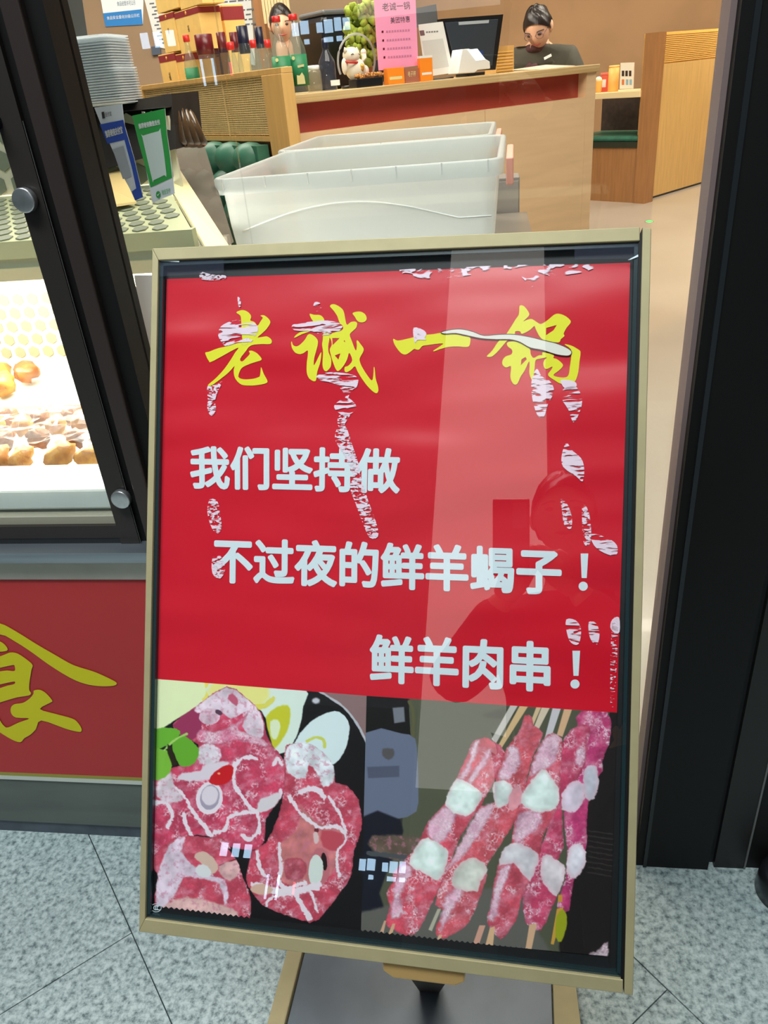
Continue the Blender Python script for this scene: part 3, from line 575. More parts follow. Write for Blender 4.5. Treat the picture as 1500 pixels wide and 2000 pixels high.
HZ = {
 '老': (395, 590, 10, [[[(665, 200), (780, 155), (880, 185), (945, 250), (955, 300), (940, 360), (1020, 390), (1080, 460), (1130, 390), (1170, 330), (1180, 300), (1135, 265), (1210, 260), (1290, 320), (1330, 400), (1260, 520), (1170, 610), (1080, 690), (1180, 680), (1260, 670), (1330, 710), (1360, 770), (1320, 820), (1150, 820), (950, 850), (850, 960), (740, 1110), (780, 1160), (860, 1090), (930, 1010), (910, 960), (970, 950), (1070, 1000), (1150, 1090), (1155, 1130), (1110, 1150), (980, 1190), (850, 1240), (770, 1290), (730, 1360), (705, 1450), (740, 1490), (830, 1510), (980, 1500), (1090, 1470), (1130, 1430), (1145, 1280), (1165, 1300), (1200, 1400), (1270, 1530), (1255, 1580), (1150, 1610), (980, 1630), (820, 1625), (730, 1590), (650, 1500), (620, 1410), (615, 1320), (630, 1250), (520, 1370), (400, 1470), (240, 1590), (150, 1640), (110, 1635), (130, 1600), (250, 1500), (420, 1320), (560, 1120), (640, 990), (710, 890), (560, 960), (380, 1060), (170, 1170), (130, 1150), (80, 1060), (60, 985), (130, 970), (300, 905), (470, 865), (700, 800), (780, 780), (770, 600), (760, 350), (740, 260)]]]),
 '诚': (565, 580, 8.333, [[[(330, 275), (400, 290), (500, 295), (555, 340), (570, 390), (550, 430), (430, 420), (370, 370)]], [[(80, 655), (120, 610), (190, 570), (340, 545), (340, 560), (200, 610), (100, 660)]],
   [[(40, 725), (60, 780), (110, 805), (170, 780), (250, 700), (300, 620), (345, 605), (410, 640), (460, 700), (465, 770), (440, 870), (405, 1000), (400, 1110), (440, 1050), (515, 900), (520, 960), (500, 1080), (455, 1220), (440, 1340), (420, 1370), (380, 1365), (320, 1320), (285, 1230), (285, 1080), (300, 960), (300, 870), (230, 915), (160, 930), (90, 900), (45, 830), (30, 750)]],
   [[(560, 590), (650, 600), (650, 700), (635, 800), (640, 900), (680, 1000), (680, 1110), (650, 1170), (600, 1210), (560, 1180), (540, 1090), (550, 900), (535, 780), (545, 700)]],
   [[(665, 160), (680, 125), (740, 120), (820, 160), (880, 220), (905, 320), (935, 450), (1000, 410), (1070, 400), (1105, 430), (1090, 500), (1040, 550), (985, 610), (1020, 720), (1080, 870), (1100, 800), (1095, 720), (1115, 710), (1170, 780), (1210, 840), (1200, 900), (1160, 970), (1145, 1030), (1180, 1130), (1260, 1260), (1345, 1360), (1370, 1250), (1375, 1145), (1390, 1160), (1405, 1320), (1440, 1440), (1450, 1520), (1425, 1565), (1370, 1545), (1280, 1460), (1190, 1340), (1110, 1210), (1070, 1130), (1000, 1190), (930, 1225), (900, 1200), (905, 1140), (960, 1120), (1025, 1030), (975, 910), (940, 1020), (870, 1140), (800, 1205), (760, 1180), (710, 1060), (670, 920), (660, 850), (690, 780), (680, 700), (650, 640), (700, 590), (860, 540), (870, 470), (820, 420), (780, 310), (720, 220)], [(700, 670), (820, 670), (705, 785)], [(740, 952), (832, 918), (800, 1020)], [(900, 700), (912, 740), (885, 720)]],
   [[(1030, 265), (1100, 240), (1180, 245), (1240, 290), (1260, 350), (1235, 400), (1170, 415), (1110, 390), (1065, 320)]]]),
 '一': (760, 580, 8.333, [[[(70, 680), (140, 710), (300, 680), (420, 650), (560, 620), (720, 605), (840, 585), (980, 600), (1100, 610), (1200, 635), (1315, 660), (1320, 740), (1300, 800), (1240, 815), (1100, 805), (960, 815), (830, 850), (730, 885), (725, 870), (800, 820), (880, 760), (760, 765), (620, 785), (540, 800), (490, 855), (440, 855), (410, 845), (350, 890), (290, 930), (240, 935), (180, 900), (110, 810), (75, 740)]]]),
 '锅': (940, 580, 7.143, [[[(535, 125), (590, 125), (640, 180), (670, 240), (640, 290), (585, 340), (650, 315), (710, 310), (790, 360), (840, 375), (930, 320), (1020, 245), (1090, 235), (1180, 270), (1245, 330), (1240, 370), (1190, 430), (1150, 510), (1160, 545), (1110, 590), (1075, 635), (900, 610), (820, 560), (760, 450), (740, 405), (680, 460), (570, 515), (540, 480), (475, 480), (470, 510), (440, 560), (370, 600), (300, 680), (230, 760), (150, 830), (90, 835), (80, 820), (150, 750), (240, 620), (330, 540), (400, 440), (480, 310), (525, 240)], [(905, 432), (980, 412), (1055, 390), (1008, 465), (903, 535)]],
   [[(360, 640), (420, 620), (520, 630), (620, 690), (680, 730), (690, 800), (730, 850), (800, 815), (850, 810), (860, 770), (1010, 810), (1005, 850), (1060, 870), (1130, 930), (1135, 970), (1080, 1030), (1005, 1090), (1090, 1120), (1180, 1120), (1220, 1080), (1235, 980), (1255, 830), (1250, 730), (1160, 660), (1260, 680), (1350, 730), (1385, 770), (1370, 900), (1355, 1040), (1330, 1130), (1300, 1180), (1240, 1170), (1220, 1210), (1110, 1210), (1020, 1160), (930, 1090), (980, 1010), (990, 970), (920, 1005), (880, 990), (865, 930), (880, 880), (915, 845), (830, 860), (760, 880), (745, 980), (735, 1060), (725, 1160), (700, 1150), (670, 1060), (675, 960), (665, 900), (610, 1020), (550, 1110), (510, 1200), (470, 1225), (430, 1190), (405, 1110), (415, 970), (350, 985), (300, 950), (295, 890), (340, 830), (420, 800), (430, 740), (370, 690)], [(560, 872), (618, 838), (635, 870), (550, 955)]]])}
for ch, (ox, oy, sc, pls) in HZ.items():
    mb = MB()
    for pl_ in pls:
        q = [[(ox+x/sc, oy+y/sc) for x, y in (smooth(r_, 3) if len(r_) > 5 else r_)] for r_ in pl_]
        mb.flat(BP(q[0], Zt), Zt, BF, [BP(r_, Zt) for r_ in q[1:]])
    mb.build('heading_character', M_yellow, po)
# water stains: pale streaky patches where the laminate sticks to the glass
def stainmat(name, scx, scy, thr, col=(236, 214, 228)):
    m = bpy.data.materials.new(name); m.use_nodes = True; N = m.node_tree.nodes; L = m.node_tree.links; out = N['Material Output']; b = N['Principled BSDF']
    b.inputs['Base Color'].default_value = srgb(col); b.inputs['Roughness'].default_value = .3
    tc = N.new('ShaderNodeTexCoord'); mp = N.new('ShaderNodeMapping'); mp.inputs['Scale'].default_value = (scx, scy, scy); L.new(tc.outputs['Object'], mp.inputs[0])
    n = N.new('ShaderNodeTexNoise'); n.inputs['Scale'].default_value = 1; n.inputs['Detail'].default_value = 2.5; n.inputs['Distortion'].default_value = .6; L.new(mp.outputs[0], n.inputs['Vector'])
    r = N.new('ShaderNodeValToRGB'); r.color_ramp.elements[0].position = thr; r.color_ramp.elements[1].position = thr+.06; L.new(n.outputs['Fac'], r.inputs[0])
    t = N.new('ShaderNodeBsdfTransparent'); x = N.new('ShaderNodeMixShader'); L.new(r.outputs[0], x.inputs[0]); L.new(t.outputs[0], x.inputs[1]); L.new(b.outputs[0], x.inputs[2]); L.new(x.outputs[0], out.inputs[0])
    return m
M_s1 = stainmat('wavy_water_stain', 50, 270, .44); M_s2 = stainmat('fine_water_stain', 160, 420, .46); M_s3 = stainmat('sparse_water_stain', 130, 420, .56); M_s4 = stainmat('solid_water_stain', 60, 200, .30)
Zs = Zt+.0006
for pts, m in (([(426, 652), (432, 637), (452, 627), (475, 624), (495, 630), (504, 640), (500, 655), (488, 670), (470, 673), (455, 672), (440, 676), (430, 664)], M_s1),
               ([(572, 634), (600, 629), (640, 626), (668, 634), (664, 645), (655, 650), (630, 655), (610, 647), (575, 645)], M_s1),
               ([(620, 733), (645, 727), (680, 730), (699, 738), (697, 755), (690, 760), (682, 772), (680, 778), (675, 778), (668, 762), (650, 748), (622, 742)], M_s1),
               ([(668, 780), (682, 778), (696, 793), (690, 805), (672, 812), (655, 800), (654, 790)], M_s1), ([(662, 812), (684, 808), (675, 825), (668, 838), (660, 830)], M_s2),
               ([(658, 838), (674, 832), (682, 850), (690, 875), (700, 905), (704, 930), (720, 980), (736, 1025), (738, 1048), (722, 1050), (708, 1020), (695, 985), (683, 950), (690, 930), (672, 890), (655, 860)], M_s2),
               ([(615, 590), (625, 592), (628, 602), (618, 608), (612, 600)], M_s1), ([(464, 580), (470, 585), (470, 598), (466, 598)], M_s2),
               ([(405, 755), (420, 752), (435, 745), (425, 765), (420, 785), (422, 800), (413, 812), (405, 800), (406, 780)], M_s2),
               ([(410, 975), (425, 980), (430, 1005), (433, 1030), (425, 1042), (413, 1030), (405, 1000)], M_s2), ([(415, 1090), (430, 1085), (440, 1110), (430, 1130), (415, 1120)], M_s2),
               ([(1048, 720), (1058, 735), (1075, 745), (1082, 765), (1070, 790), (1062, 815), (1050, 812), (1040, 780), (1038, 745)], M_s1),
               ([(1100, 760), (1125, 755), (1137, 780), (1132, 805), (1120, 825), (1110, 800), (1098, 780)], M_s1), ([(1095, 742), (1122, 745), (1125, 756), (1105, 760)], M_s4),
               ([(1106, 865), (1118, 880), (1135, 895), (1141, 915), (1138, 940), (1125, 930), (1100, 912), (1097, 890)], M_s1),
               ([(1095, 975), (1108, 985), (1117, 1010), (1115, 1033), (1102, 1025), (1098, 1000)], M_s2), ([(1138, 985), (1150, 1000), (1155, 1045), (1150, 1065), (1140, 1060), (1137, 1020)], M_s2),
               ([(1155, 1043), (1185, 1050), (1205, 1065), (1203, 1085), (1180, 1080), (1160, 1065)], M_s1), ([(1106, 1210), (1125, 1212), (1135, 1230), (1130, 1258), (1115, 1255), (1107, 1235)], M_s1),
               ([(1150, 1215), (1165, 1218), (1171, 1240), (1165, 1260), (1152, 1245)], M_s1), ([(1196, 1210), (1209, 1206), (1210, 1234), (1200, 1236), (1192, 1225)], M_s4),
               ([(780, 527), (880, 524), (960, 519), (1150, 516), (1150, 528), (1110, 536), (1060, 540), (1045, 555), (1036, 560), (1020, 542), (990, 524), (900, 540), (820, 543)], stainmat('creased_stain', 60, 150, .52)),
               ([(388, 530), (410, 535), (440, 538), (435, 546), (395, 546)], M_s2), ([(1195, 1220), (1207, 1225), (1200, 1370), (1192, 1370)], M_s3),
               ([(808, 640), (826, 644), (833, 652), (829, 660), (832, 664), (815, 664), (812, 672), (808, 660)], M_s4)):
    MB().flat(pxpoly([(x, y) for x, y in smooth(pts, 3)], BF, Zs), Zs, BF).build('water_stain', m, po)
bl = [(862, 648), (885, 643), (905, 643), (925, 648), (945, 655), (975, 653), (1005, 653), (1035, 658), (1060, 664), (1085, 670), (1105, 678), (1116, 686), (1114, 693), (1105, 695), (1085, 692), (1060, 684), (1035, 679), (1015, 668), (995, 663), (970, 663), (940, 661), (915, 656), (890, 651), (868, 652)]
MB().flat(BP(smooth(bl, 3), Zs+.0002), Zs+.0002, BF).build('water_blister', stainmat('pale_blister', 40, 160, .2, (226, 222, 212)), po)
MB().tube([BF.P(x, y, Zs+.0003) for x, y in smooth(bl, 3)+[bl[0]]], .0004, 5).build('blister_edge', mat('brown_outline', (96, 60, 56), .5), po)
# stickers and marks on the black border
mk = MB(); c = (305, 1773)
def ring(cx, cy, rx_, ry_, w_, z, mb, a0=0, a1=6.2832, n=28):
    o_ = [(cx+rx_*math.cos(t), cy+ry_*math.sin(t)) for t in np.linspace(a0, a1, n)]; i_ = [(cx+(rx_-w_)*math.cos(t), cy+(ry_-w_)*math.sin(t)) for t in np.linspace(a1, a0, n)]
    mb.flat(BP(o_+i_, z), z, BF)
ring(305, 1773, 10.5, 8.5, 1.2, Zs, mk, 0.01, 6.27)
for k in range(3): ring(304+k*3.2, 1773, 4.5, 4.8, 1.4, Zs+.0001*k, mk, 1.0, 5.2, 12)
mk.build('certification_mark', M_white, po)
M_tape = glassmat('clear_tape', haze=.10, hcol=(150, 160, 190))
MB().flat(BP([(1122, 480), (1247, 475), (1246, 505), (1122, 507)], Zg+.0006), Zg+.0006, BF).build('clear_tape', M_tape, st)
MB().flat(BP([(310, 508), (437, 503), (437, 533), (311, 540)], Zg+.0006), Zg+.0006, BF).build('clear_tape', M_tape, st)
MB().flat(BP([(1226, 508), (1250, 495), (1250, 500), (1232, 507)], Zg+.0009), Zg+.0009, BF).build('tape_curl', M_white, st)
MB().flat(BP([(314, 507), (350, 509), (350, 512), (314, 510)], Zg+.0009), Zg+.0009, BF).build('tape_curl', M_white, st)
# bracket, neck and floor plate
b0 = BF.px(748, 1886, -.014); b1 = BF.px(908, 1906, -.014)
MB().prism([(b0[0], b0[1]+.01), (b1[0], b1[1]+.02), (b1[0], b1[1]-.006), (b1[0]-.01, b1[1]-.011), (b0[0]+.012, b0[1]-.011), (b0[0], b0[1]-.004)], -.045, -.012, BF).build('hinge_bracket', mat('gold_bracket', (196, 158, 100), .4, .5), st, .002)
zb = .012
gp = lambda x, y, z=zb: tuple(onground(x, y, z)[:2])
TLb, TRb, BRb, BLb = gp(592, 1868), gp(1078, 1931), gp(1081, 2035), gp(551, 2035)
def ext(a, b, t): return (a[0]+(b[0]-a[0])*t, a[1]+(b[1]-a[1])*t)
TLb, TRb = ext(BLb, TLb, 1.0), ext(BRb, TRb, 1.0)
BLb, BRb = ext(TLb, BLb, 1.9), ext(TRb, BRb, 1.9)
yb = max(TLb[1], TRb[1])+.02
def aty(a, b, y): t = (y-a[1])/(b[1]-a[1]); return ext(a, b, t)
TL2, TR2 = aty(BLb, TLb, yb), aty(BRb, TRb, yb)
MB().prism([BLb, BRb, TR2, TL2], .0, .010, WORLD).build('base_plate', mat('slate_grey_steel', (92, 100, 108), .45, .25, var=.18, vscale=9), st, .001)
oL = [gp(560, 1868), gp(515, 2035)]; oL[1] = ext(oL[0], oL[1], 1.9); oL[0] = aty(oL[1], oL[0], yb)
oR = [gp(1126, 1938), gp(1138, 2035)]; oR[1] = ext(oR[0], oR[1], 1.9); oR[0] = aty(oR[1], oR[0], yb)
MB().prism([oL[0], oL[1], (BLb[0]-.001, BLb[1]), (TL2[0]-.001, TL2[1])], 0, .020, WORLD).build('base_rail', M_gold, st, .003)
MB().prism([oR[1], oR[0], (TR2[0]+.001, TR2[1]), (BRb[0]+.001, BRb[1])], 0, .020, WORLD).build('base_rail', M_gold, st, .003)
# neck: a tapered plate standing on the base and carrying the bracket
nb = D(830, 1905, .86); nf = onground(835, 1990, .011)
nt = BF.pt((b0[0]+b1[0])/2, b0[1]+.03, -.03)
MB().hexa([(nf[0]-.016, nf[1]+.04, .0095), (nf[0]+.016, nf[1]+.04, .0095), (nf[0]+.016, nf[1]+.065, .0095), (nf[0]-.016, nf[1]+.065, .0095)],
          [nt+np.array((-.055, .0, 0)), nt+np.array((.055, 0, 0)), nt+np.array((.055, .025, 0)), nt+np.array((-.055, .025, 0))]).build('neck_plate', mat('dark_brown_steel', (58, 50, 44), .5, .3), st, .002)


# ================================================================== INSIDE THE SHOP
# --- counter, standing at 42 degrees to the shop front
cd = ray(3340, -93); cd[2] = 0; cd /= np.linalg.norm(cd); cb = np.array([-cd[1], cd[0], 0.])
P0 = D(556, 240, 2.75); P0[2] = 0
CF = Frame(P0, cd, (0, 0, 1), -cb)                      # front face: u along, v up, w towards the street
zt_ = CF.px(700, 172)[1]; zsb = CF.px(700, 190)[1]; zrb = CF.px(700, 247)[1]
uR = CF.px(1162, 200)[0]; uL = CF.px(560, 240)[0]
ct = empty('service_counter', CF.pt((uL+uR)/2, 0), 'long beech service counter with a plywood top and a recessed red band', 'counter')
MB().box((uL, zsb, -.62), (uR+.01, zt_, .012), CF).build('counter_top', M_ply, ct, .003)
MB().box((uL+.01, zrb, -.60), (CF.px(1146, 160)[0], zsb, -.05), CF).build('red_band', mat('glossy_red_panel', (176, 72, 60), .25, var=.08, vscale=2, coat=.3), ct)
MB().box((CF.px(1146, 160)[0], 0.02, -.60), (uR, zsb, .0), CF).build('end_panel', M_beech, ct)
MB().box((uL+.01, .08, -.60), (CF.px(948, 300)[0], zrb, .0), CF).build('front_panel', M_beech, ct)
MB().box((CF.px(948, 300)[0]+.003, .08, -.60), (CF.px(1146, 160)[0]-.001, zrb, .0), CF).build('front_panel', M_beech, ct)
MB().box((uL+.02, 0, -.58), (uR-.02, .08, -.03), CF).build('toe_kick', M_blk, ct)
def on_counter(px, back=.15):                           # point on the counter top, a given distance behind its front edge
    u = CF.px(px, 180, -back)[0]; return CF.pt(u, zt_+.0005, -back)
def CP(back): return Frame(CF.pt(0, 0, -back), cd, (0, 0, 1), -cb)
def hgt(px, y, back): return CF.px(px, y, -back)[1]-zt_
# --- cane partition, at right angles to the counter, with a ledge on top
kd = cb.copy(); kb = np.array([kd[1], -kd[0], 0.])
K0 = D(545, 200, 2.68); K0[2] = 0
if (np.array([-K0[0], -K0[1], 0])@kb) < 0: kb = -kb
KF = Frame(K0, kd, (0, 0, 1), kb)
kzt = KF.px(520, 135)[1]; kzl = KF.px(520, 147)[1]; kzb = KF.px(540, 266)[1]; kzbb = KF.px(540, 276)[1]
uE = KF.px(284, 190)[0]; uS = KF.px(563, 210)[0]; uS2 = KF.px(524, 210)[0]
kp = empty('cane_partition', KF.pt((uE+uS)/2, 0), 'oak-framed woven cane partition with bottles along its top, left of the counter', 'partition')
MB().box((uS, kzl, -.035), (uE, kzt, .01), KF).build('top_rail', M_oak, kp, .002)
MB().box((uS, 0, -.035), (uS2, kzl, .012), KF).build('post', M_oak, kp, .002)
MB().box((uS2, kzbb, -.035), (uE, kzb, .008), KF).build('bottom_rail', M_oak, kp)
MB().box((uE, 0, -.035), (uE+.05, kzt, .012), KF).build('post', M_oak, kp)
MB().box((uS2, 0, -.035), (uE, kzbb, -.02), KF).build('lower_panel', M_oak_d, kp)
mb = MB(); a0, a1, b0_, b1_ = uS2, uE, kzb, kzl; nn = 64
for k in range(nn):
    u = a0+(a1-a0)*(k+.5)/nn; mb.box((min(u, u+.004), b0_, -.008), (max(u, u+.004), b1_, -.005), KF)
for k in range(26):
    v = b0_+(b1_-b0_)*(k+.5)/26; mb.box((a0, v, -.0045), (a1, v+.0055, -.001), KF)
M_cane = mat('woven_cane', (214, 186, 128), .6, var=.1, vscale=40)
tag(mb.build('cane_weave', M_cane, kp), kind='stuff')
MB().box((a0, b0_, -.012), (a1, b1_, -.009), KF).build('cane_backing', mat('cane_backing_cloth', (180, 150, 98), .8), kp)  # plain sheet behind the weave, darker than the cane
um = KF.px(440, 200)[0]; MB().box((um, b0_, -.001), (um+.006, b1_, .002), KF).build('centre_batten', M_cane, kp)
# green button-tufted bench below the partition
gb = empty('banquette_bench', KF.pt((uE+uS2)/2, 0, .3), 'green tufted leather bench in front of the cane partition', 'bench')
MB().box((uS2+.02, .0, .02), (uE, .42, .50), KF).build('bench_base', M_oak_d, gb)
MB().box((uS2+.02, .42, .10), (uE, .52, .52), KF).build('seat_cushion', M_green, gb, .02)
mb = MB(); n = 7
for k in range(n):
    for r_ in range(3):
        u = uS2+.05+(uE-uS2-.08)*(k+.5*(r_ % 2)+.3)/n; mb.ball(KF.pt(u, kzbb-.055-.10*r_, .05), (.075, .06, .058), 10, 7)
mb.box((uS2+.02, .5, .012), (uE, kzbb-.01, .06), KF)
mb.build('tufted_back', M_green, gb)
cw = empty('counter_return', KF.pt((.66+uE)/2, 0, -.2), 'low-lit wing of the service counter behind the cane partition', 'counter')
MB().box((.66, zsb, -.45), (uE+.04, zt_, -.04), KF).build('return_top', M_ply, cw)
MB().box((.66, 0, -.43), (uE+.02, zsb, -.05), KF).build('return_body', M_beech, cw)
def on_ledge(px, back=.08):
    u = KF.px(px, 150, -back)[0]; return KF.pt(u, zt_+.0005, -back)

# --- bottles
M_bg = glassmat('bottle_glass', (.93, .97, .96), 1.5, haze=.10, hcol=(190, 205, 205))
M_bgd = glassmat('smoky_bottle_glass', (.62, .66, .74), 1.5, haze=.15, hcol=(120, 126, 150))
M_label = mat('green_label', (40, 128, 84), .5); M_lc = mat('cream_label_print', (214, 208, 150), .6)
def bottle(label, h, r, cap, glass=M_bg, lab=0, neck=.30, cat='bottle', group=None, capm=None):
    t = empty('bottle', (0, 0, 0), label, cat, group)
    nr = r*neck; hs = h*.52
    MB().lathe([(r*.9, 0), (r, .004), (r, hs), (r*.93, hs+h*.06), (nr*1.3, h*.76), (nr, h*.82), (nr, h*.95)], n=20).build('glass_body', glass, t)
    c = capm or M_red
    MB().lathe([(nr*1.25, h*(1-cap)), (nr*1.3, h*(1-cap)+.001), (nr*1.3, h-.001), (nr*1.1, h)], n=16).build('cap', c, t)
    if lab:
        MB().lathe([(r*1.015, h*.10), (r*1.015, h*lab)], n=24).build('label_band', M_label, t)
    return t
def place(o, p, rz=0): o.location = tuple(p); o.rotation_euler.z = rz; return o
def hz_at(px, y, fr): return fr.px(px, y)[1]
LF = Frame(KF.o-kb*.10, kd, (0, 0, 1), kb)
def bt(px, ytop, wpx, label, cap, lab=0, glass=M_bg, capm=None, back=.10, neck=.36):
    fr = Frame(KF.o-kb*back, kd, (0, 0, 1), kb); p = on_ledge(px, back); h = fr.px(px, ytop)[1]-zt_
    dep = float((R.T@(p-C0))[2]); r = wpx/2/F*dep
    return place(bottle(label, h, r, cap, glass, lab, neck, capm=capm, group='bottles along the cane partition'), p)
b1 = bt(377, 65, 26, 'clear bottle with a red cap and a green label, standing by the yellow cartons', .10, .52)
bt(410, 64, 30, 'clear bottle with a wide dark maroon collar, second bottle from the cartons', .30, capm=M_maroon, neck=.85)
bt(428, 64, 20, 'slim bottle with a maroon cap behind the wide-collared one', .30, capm=M_maroon, back=.2, glass=M_bgd, neck=.7)
bt(444, 60, 22, 'dark bottle with a tall maroon cap, left of the short red-capped bottle', .30, capm=M_maroon, glass=M_bgd, back=.16, neck=.6)
bt(459, 80, 22, 'short clear bottle with a red cap, third red cap from the post', .14, neck=.5)
bt(468, 60, 20, 'tall maroon-capped bottle at the back, behind the short red cap', .30, capm=M_maroon, back=.24, neck=.6)
M_navy = mat('navy_cap', (28, 30, 54), .3)
bt(486, 47, 32, 'clear round-shouldered bottle with a tall navy pourer cap', .38, capm=M_navy, neck=.5)
bt(503, 76, 24, 'short clear bottle with a bright red cap, beside the navy pourer', .14, back=.18, neck=.5)
bt(517, 50, 28, 'clear bottle with a narrow navy cap, nearest the partition post', .30, capm=M_navy, back=.12, neck=.42)
bt(530, 76, 22, 'small clear bottle with a faded red cap, last before the green-labelled pair', .14, back=.20, neck=.5)
# pair of green-labelled bottles on the counter
for px, yt, lb in ((557, 31, 'green-labelled clear bottle with a red cap, left one of the pair on the counter'), (589, 27, 'green-labelled clear bottle with a red cap, right one of the pair, beside the jar')):
    back = .07; p = on_counter(px, back); fr = CP(back); h = fr.px(px, yt)[1]-zt_; dep = float((R.T@(p-C0))[2])
    b = place(bottle(lb, h, 17.5/F*dep, .075, M_bg, .50, .36, group='green-labelled bottles on the counter'), p)
    bod = b.children[2]; r = 17.5/F*dep
    v = C0-p; v[2] = 0; v /= np.linalg.norm(v); sd_ = np.cross((0, 0, 1), v)
    lf = Frame(p+v*(r*1.03), sd_, (0, 0, 1), v); mb = MB()
    mb.flat([(-r*.45+.007*math.cos(t)*.8, h*.455+.006*math.sin(t)) for t in np.linspace(0, 6.28, 13)[:-1]], .0, lf)
    mb.flat([(-r*.35, h*.12), (r*.55, h*.12), (r*.5, h*.22), (r*.3, h*.27), (0, h*.23), (-r*.3, h*.24)], .0, lf)
    mb.flat([(-.1*r, h*.33), (r*.6, h*.34), (r*.6, h*.37), (-.1*r, h*.36)], 0, lf)
    mb.build('label_print', M_lc, b)
def simple(name, label, cat, p, rz=0, group=None): return empty(name, p, label, cat, group, rz)
# squat jar
p = on_counter(617, .10); dep = float((R.T@(p-C0))[2]); j = simple('glass_jar', 'squat clear glass jar with a white lid between the bottles', 'jar', p)
q = Frame(p, (1, 0, 0), (0, 1, 0), (0, 0, 1)); r = 14/F*dep
MB().lathe([(r*.9, 0), (r, .004), (r, .062), (r*.8, .074)], q).build('jar_body', glassmat('frosted_jar', (.9, .92, .88), haze=.3, hcol=(205, 200, 180)), j)
MB().lathe([(r*.82, .072), (r*.85, .074), (r*.85, .084), (r*.7, .086)], q).build('jar_lid', M_wht, j)
# dark dome bottle with a paper tag
p = on_counter(644, .09); dep = float((R.T@(p-C0))[2]); r = 16/F*dep; h = hgt(644, 75, .09)
b = place(bottle('dark glass dome-shouldered bottle with a white paper tag, left of the cat figurine', h, r, .18, M_bgd, 0, .3, capm=M_navy), p)
fr = CP(.09); x, y = fr.px(646, 163); MB().box((x-.020, y-.008, r+.001), (x+.020, y+.010, r+.002), fr).build('paper_tag', M_wht, b)
# black appliance behind the bottles
p = on_counter(655, .46); fr = CP(.46); x0, x1, y1 = fr.px(612, 100)[0], fr.px(724, 100)[0], fr.px(650, 22)[1]
ap = simple('black_appliance', 'black rounded appliance standing behind the bottles and the cat figurine', 'appliance', fr.pt((x0+x1)/2, zt_))
MB().box((x0, zt_+.0006, -.12), (x1, y1-.02, .10), fr).build('appliance_body', M_blk, ap, .02)
MB().box((x0+.01, y1-.019, -.11), (x1-.01, y1, .09), fr).build('appliance_lid', M_grey, ap, .008)
# moss plant
p = on_counter(716, .21); fr = CP(.21); mp_ = simple('moss_plant', 'bushy yellow-green moss plant behind the pink placard', 'plant', p)
qq = Frame(p, (1, 0, 0), (0, 1, 0), (0, 0, 1)); MB().lathe([(.03, 0), (.04, .06), (.04, .07)], qq).build('pot', M_oak_d, mp_)
mb = MB(); rnd = random.Random(3)
for k in range(190):
    a = rnd.random()*6.28; zc = rnd.random(); rr = .062*math.sqrt(rnd.random())*(1-.35*abs(zc-.5)); c = p+np.array((rr*math.cos(a)*1.15, rr*math.sin(a), .08+zc*.20))
    mb.ball(c, .011+rnd.random()*.007, 5, 4, .35, k)
tag(mb.build('foliage', mat('moss_green', (150, 170, 56), .8, var=.35, vscale=40), mp_), kind='stuff')
# lucky cat figurine under a clear arch
p = on_counter(697, .13); fr = CP(.13); dep = float((R.T@(p-C0))[2]); s_ = dep/F
ca = simple('cat_figurine', 'white beckoning cat figurine with a red collar inside a clear arch', 'figurine', p)
def cp_(px, y, w_=0): x, v = fr.px(px, y); return fr.pt(x, v, w_)
M_porc = mat('cream_porcelain', (232, 224, 206), .25)
mb = MB(); mb.ball(cp_(694, 135), (20*s_, 14*s_, 20*s_), 18, 12); mb.ball(cp_(686, 108), (17*s_, 14*s_, 14*s_), 18, 12)
mb.ball(cp_(673, 130), (6*s_, 6*s_, 14*s_)); mb.ball(cp_(712, 138), (9*s_, 8*s_, 10*s_))
mb.tube([cp_(706, 128), cp_(711, 112), cp_(710, 104)], [6*s_, 5*s_, 5.5*s_], 10); mb.ball(cp_(710, 102), 6*s_)
for ex in (675, 698): mb.tube([cp_(ex, 101), cp_(ex-2, 92)], [5*s_, .8*s_], 6)
mb.build('cat_body', M_porc, ca)
mb = MB(); mb.tube([cp_(686+14*math.cos(t), 120+3*math.sin(t), 13*s_*math.sin(t)) for t in np.linspace(0, 6.28, 16)], 2*s_, 6); mb.build('red_collar', M_red, ca)
mb = MB(); mb.ball(cp_(698, 133, 15*s_), (5*s_, 3*s_, 7*s_)); mb.build('gold_coin', mat('gold_paint', (214, 160, 60), .3, .5), ca)
mb = MB()
for ex in (681, 692): mb.tube([cp_(ex-3, 108, 13.5*s_), cp_(ex, 106, 14.2*s_), cp_(ex+3, 108, 13.5*s_)], .7*s_, 5)
mb.build('painted_eyes', M_ink, ca)
mb = MB(); mb.tube([cp_(696-36*math.cos(t), 118-52*math.sin(t)+ (30 if False else 0)) for t in np.linspace(-.55, math.pi+.5, 30)], 2.0*s_, 8); mb.build('clear_arch', glassmat('acrylic_arch', (.85, .88, .9), haze=.45, hcol=(210, 210, 210)), ca)
mb = MB(); mb.lathe([(28*s_, 0), (30*s_, .004), (29*s_, .010)], Frame(p, (1, 0, 0), (0, 1, 0), (0, 0, 1)), 24); mb.build('stand', M_blk, ca)
# flower tray
p = on_counter(724, .035); fr = CP(.035); ft = simple('flower_tray', 'small dark tray of dried orange flowers in front of the cat figurine', 'tray', p)
MB().box((fr.px(690, 155)[0], zt_+.0004, -.035), (fr.px(742, 155)[0], zt_+.030, .02), fr).build('tray_box', M_blk, ft, .003)
mb = MB()
for k in range(60): u = fr.px(rnd.uniform(694, 748), 150)[0]; mb.ball(fr.pt(u, zt_+.032+rnd.random()*.012, rnd.uniform(-.03, .02)), .005, 5, 4, .4, k)
tag(mb.build('dried_flowers', mat('dried_flower_orange', (214, 150, 66), .8, col2=(150, 96, 60), vscale=60), ft), kind='stuff')
